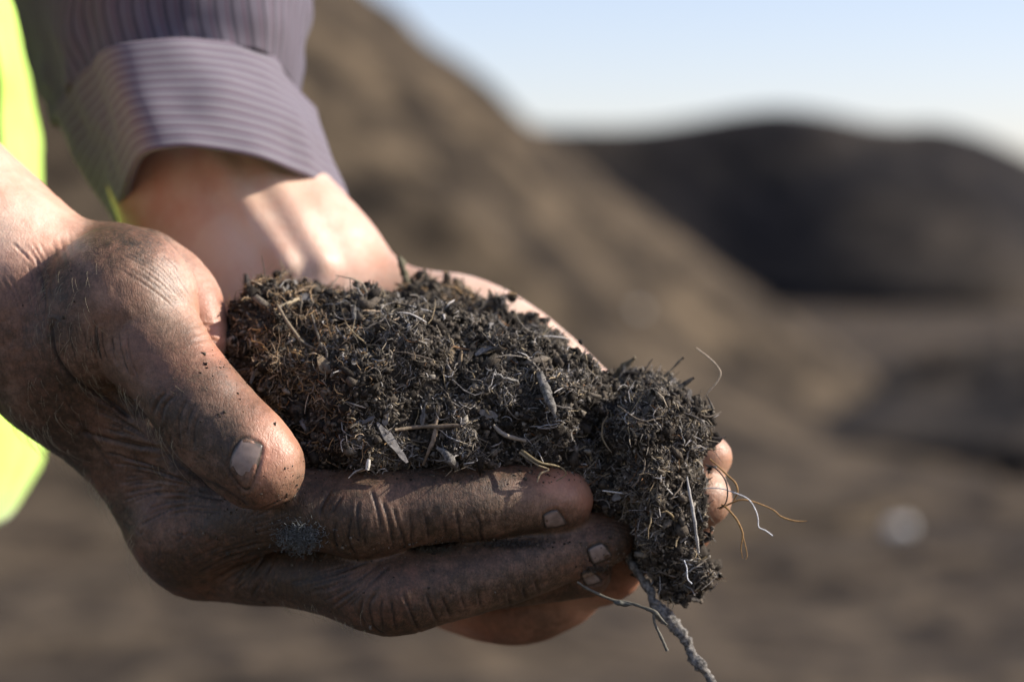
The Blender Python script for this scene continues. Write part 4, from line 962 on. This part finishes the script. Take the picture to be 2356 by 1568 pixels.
strand('ochre_stalk', [(1585, 1300, 14), (1610, 1290, 12), (1628, 1278, 12)], [4, 3.2, 3.4], FIB, 'ochre stalk sticking out right at the foot of the clump', 'twig', tint=(.17, .125, .06), rough=.3)
strand('thin_curl', [(1540, 1372, 16), (1549, 1388, 15), (1548, 1398, 15), (1536, 1410, 15)], [1.2, 1.4, 1.2, .8], FIB, 'fine curl hanging under the foot of the clump', 'fibre', tint=(.28, .22, .13))
strand('dried_stalk', [(1395, 880, 40), (1430, 848, 38), (1462, 822, 36)], [5, 8, 5], FIB, 'blurred brown stalk in the dip between mound and clump', 'twig', tint=(.15, .12, .07), rough=.6)
strand('wood_flake', [(812, 702), (815, 720), (818, 738)], [5, 6.5, 6], BARK, 'upright piece of bark on the crest of the mound', 'wood piece', off=1.0, rough=.2)
# flat pieces
rr_ = np.random.default_rng(4)
def flake(px, py, L, W_, ang, label, m, off=2.2, d=None):
    cp, cf = chip_mesh(L, W_, .5, rr_); dd = d if d is not None else hit_soil(any_soil, px, py, off)[0]
    pos = V(px, py, dd); x = np.array([math.cos(ang), -math.sin(ang), .15]); n_ = np.array([.25, .35, -.9]); n_ /= np.linalg.norm(n_)
    o = make_mesh('leaf_flake', world(place(cp, pos, x, n_)), cf, m, smooth=False); tag(o, label, 'leaf piece')
flake(902, 1018, 12.5, 2.0, math.radians(60), 'long grey leaf strip slanting down at the lower middle of the mound', CHIPM[1], 2.8)
flake(745, 838, 5.0, 3.0, math.radians(70), 'curled tan leaf scrap on the left shoulder of the mound', CHIPM[2], 1.6)
flake(708, 690, 5.0, 2.6, math.radians(40), 'grey leaf scrap beside the straight tan straw', CHIPM[1], 1.5)
flake(818, 822, 4.5, 1.6, math.radians(-70), 'pale leaf bit near the middle of the mound', CHIPM[1], 1.6)

# crumbs of soil stuck to the near hand
def specks():
    r = np.random.default_rng(77); fn = mesh_normals(P1, F1)
    wgt = np.zeros(len(P1))
    for x, y, sx, sy, a in ((1000, 1090, 260, 14, 1.6), (1250, 1090, 60, 20, 1), (700, 1110, 60, 60, .5), (1150, 1250, 200, 12, 2), (560, 1200, 120, 60, .25), (1380, 1290, 50, 30, 2), (900, 1300, 220, 60, .2), (480, 960, 90, 90, .12), (500, 840, 30, 30, .6), (150, 700, 60, 90, .2)):
        wgt += a*np.exp(-((x1-x)/sx)**2-((y1-y)/sy)**2)
    wgt *= (fn[:, 2] < .1)*(P1[:, 2] < 45); ids = r.choice(len(P1), 1400, replace=False, p=wgt/wgt.sum())
    cube = np.array([(-1,-1,-1),(1,-1,-1),(1,1,-1),(-1,1,-1),(-1,-1,1),(1,-1,1),(1,1,1),(-1,1,1)], float)*.6
    cf = np.array([(0,3,2,1),(4,5,6,7),(0,1,5,4),(1,2,6,5),(2,3,7,6),(3,0,4,7)])
    Q = P1[ids][:, None]+cube[None]*r.uniform(.4, 1, (1400, 8, 1))*np.clip(np.exp(r.normal(math.log(.24), .5, (1400, 1, 1))), .08, .9)*r.uniform(.6, 1.5, (1400, 1, 3))
    o = make_mesh('soil_specks', world(Q.reshape(-1, 3)), (cf[None]+(np.arange(1400)*8)[:, None, None]).reshape(-1, 4), SOIL, smooth=False, attrs={'tint': np.repeat(COLS[r.choice(4, 1400)], 8, 0)})
    tag(o, 'tiny soil specks sticking to the fingers of the near hand', kind='stuff')
specks()
# lint on the index finger, soil between the fingers
def lint(name, px, py, rx, ry, n, col, label, cat, f, lift, seed):
    r = np.random.default_rng(seed); xs = px+r.normal(0, rx*.5, n); ys = py+r.normal(0, ry*.5, n)
    d = march(f, xs, ys, -60, 90, .1); ok = ~np.isnan(d); xs, ys, d = xs[ok], ys[ok], d[ok]; Q = V(xs, ys, d); g = grad(f, Q); out = []
    for q_, gg in zip(Q, g):
        l = r.uniform(.8, 2.4); m = 7; t = np.linspace(-.5, .5, m)[:, None]; dv = r.normal(size=3); dv /= np.linalg.norm(dv); dv2 = r.normal(size=3)
        out.append((q_+gg*(r.uniform(0, lift))+dv*t*l*.6+dv2*.9*(t*t*3-.3)*r.uniform(-1, 1)*l*.4, r.uniform(.045, .09)))
    a, b, c_ = tubes(out); tt = np.array(col)*r.uniform(.6, 1.4, (len(out), 1)); o = make_mesh(name, world(a), b, FIB, attrs={'tint': tt[c_]}); tag(o, label, cat)
lint('lint_tuft', 692, 1232, 46, 30, 1300, (.15, .16, .155), 'grey tuft of lint stuck to the index finger under the thumb', 'lint', near, 1.7, 61)
lint('soil_crumbs', 1180, 1253, 80, 9, 260, (.055, .048, .04), 'dark soil crumbs wedged between the index and middle fingers', 'soil', near, .9, 62)
lint('soil_crumbs', 1000, 1268, 50, 8, 120, (.09, .08, .055), 'few soil crumbs in the gap below the index knuckle', 'soil', near, .8, 63)
lint('soil_crumbs', 1372, 1305, 34, 8, 160, (.09, .07, .05), 'soil caked between the nails of the middle and ring fingers', 'soil', near, .7, 64)
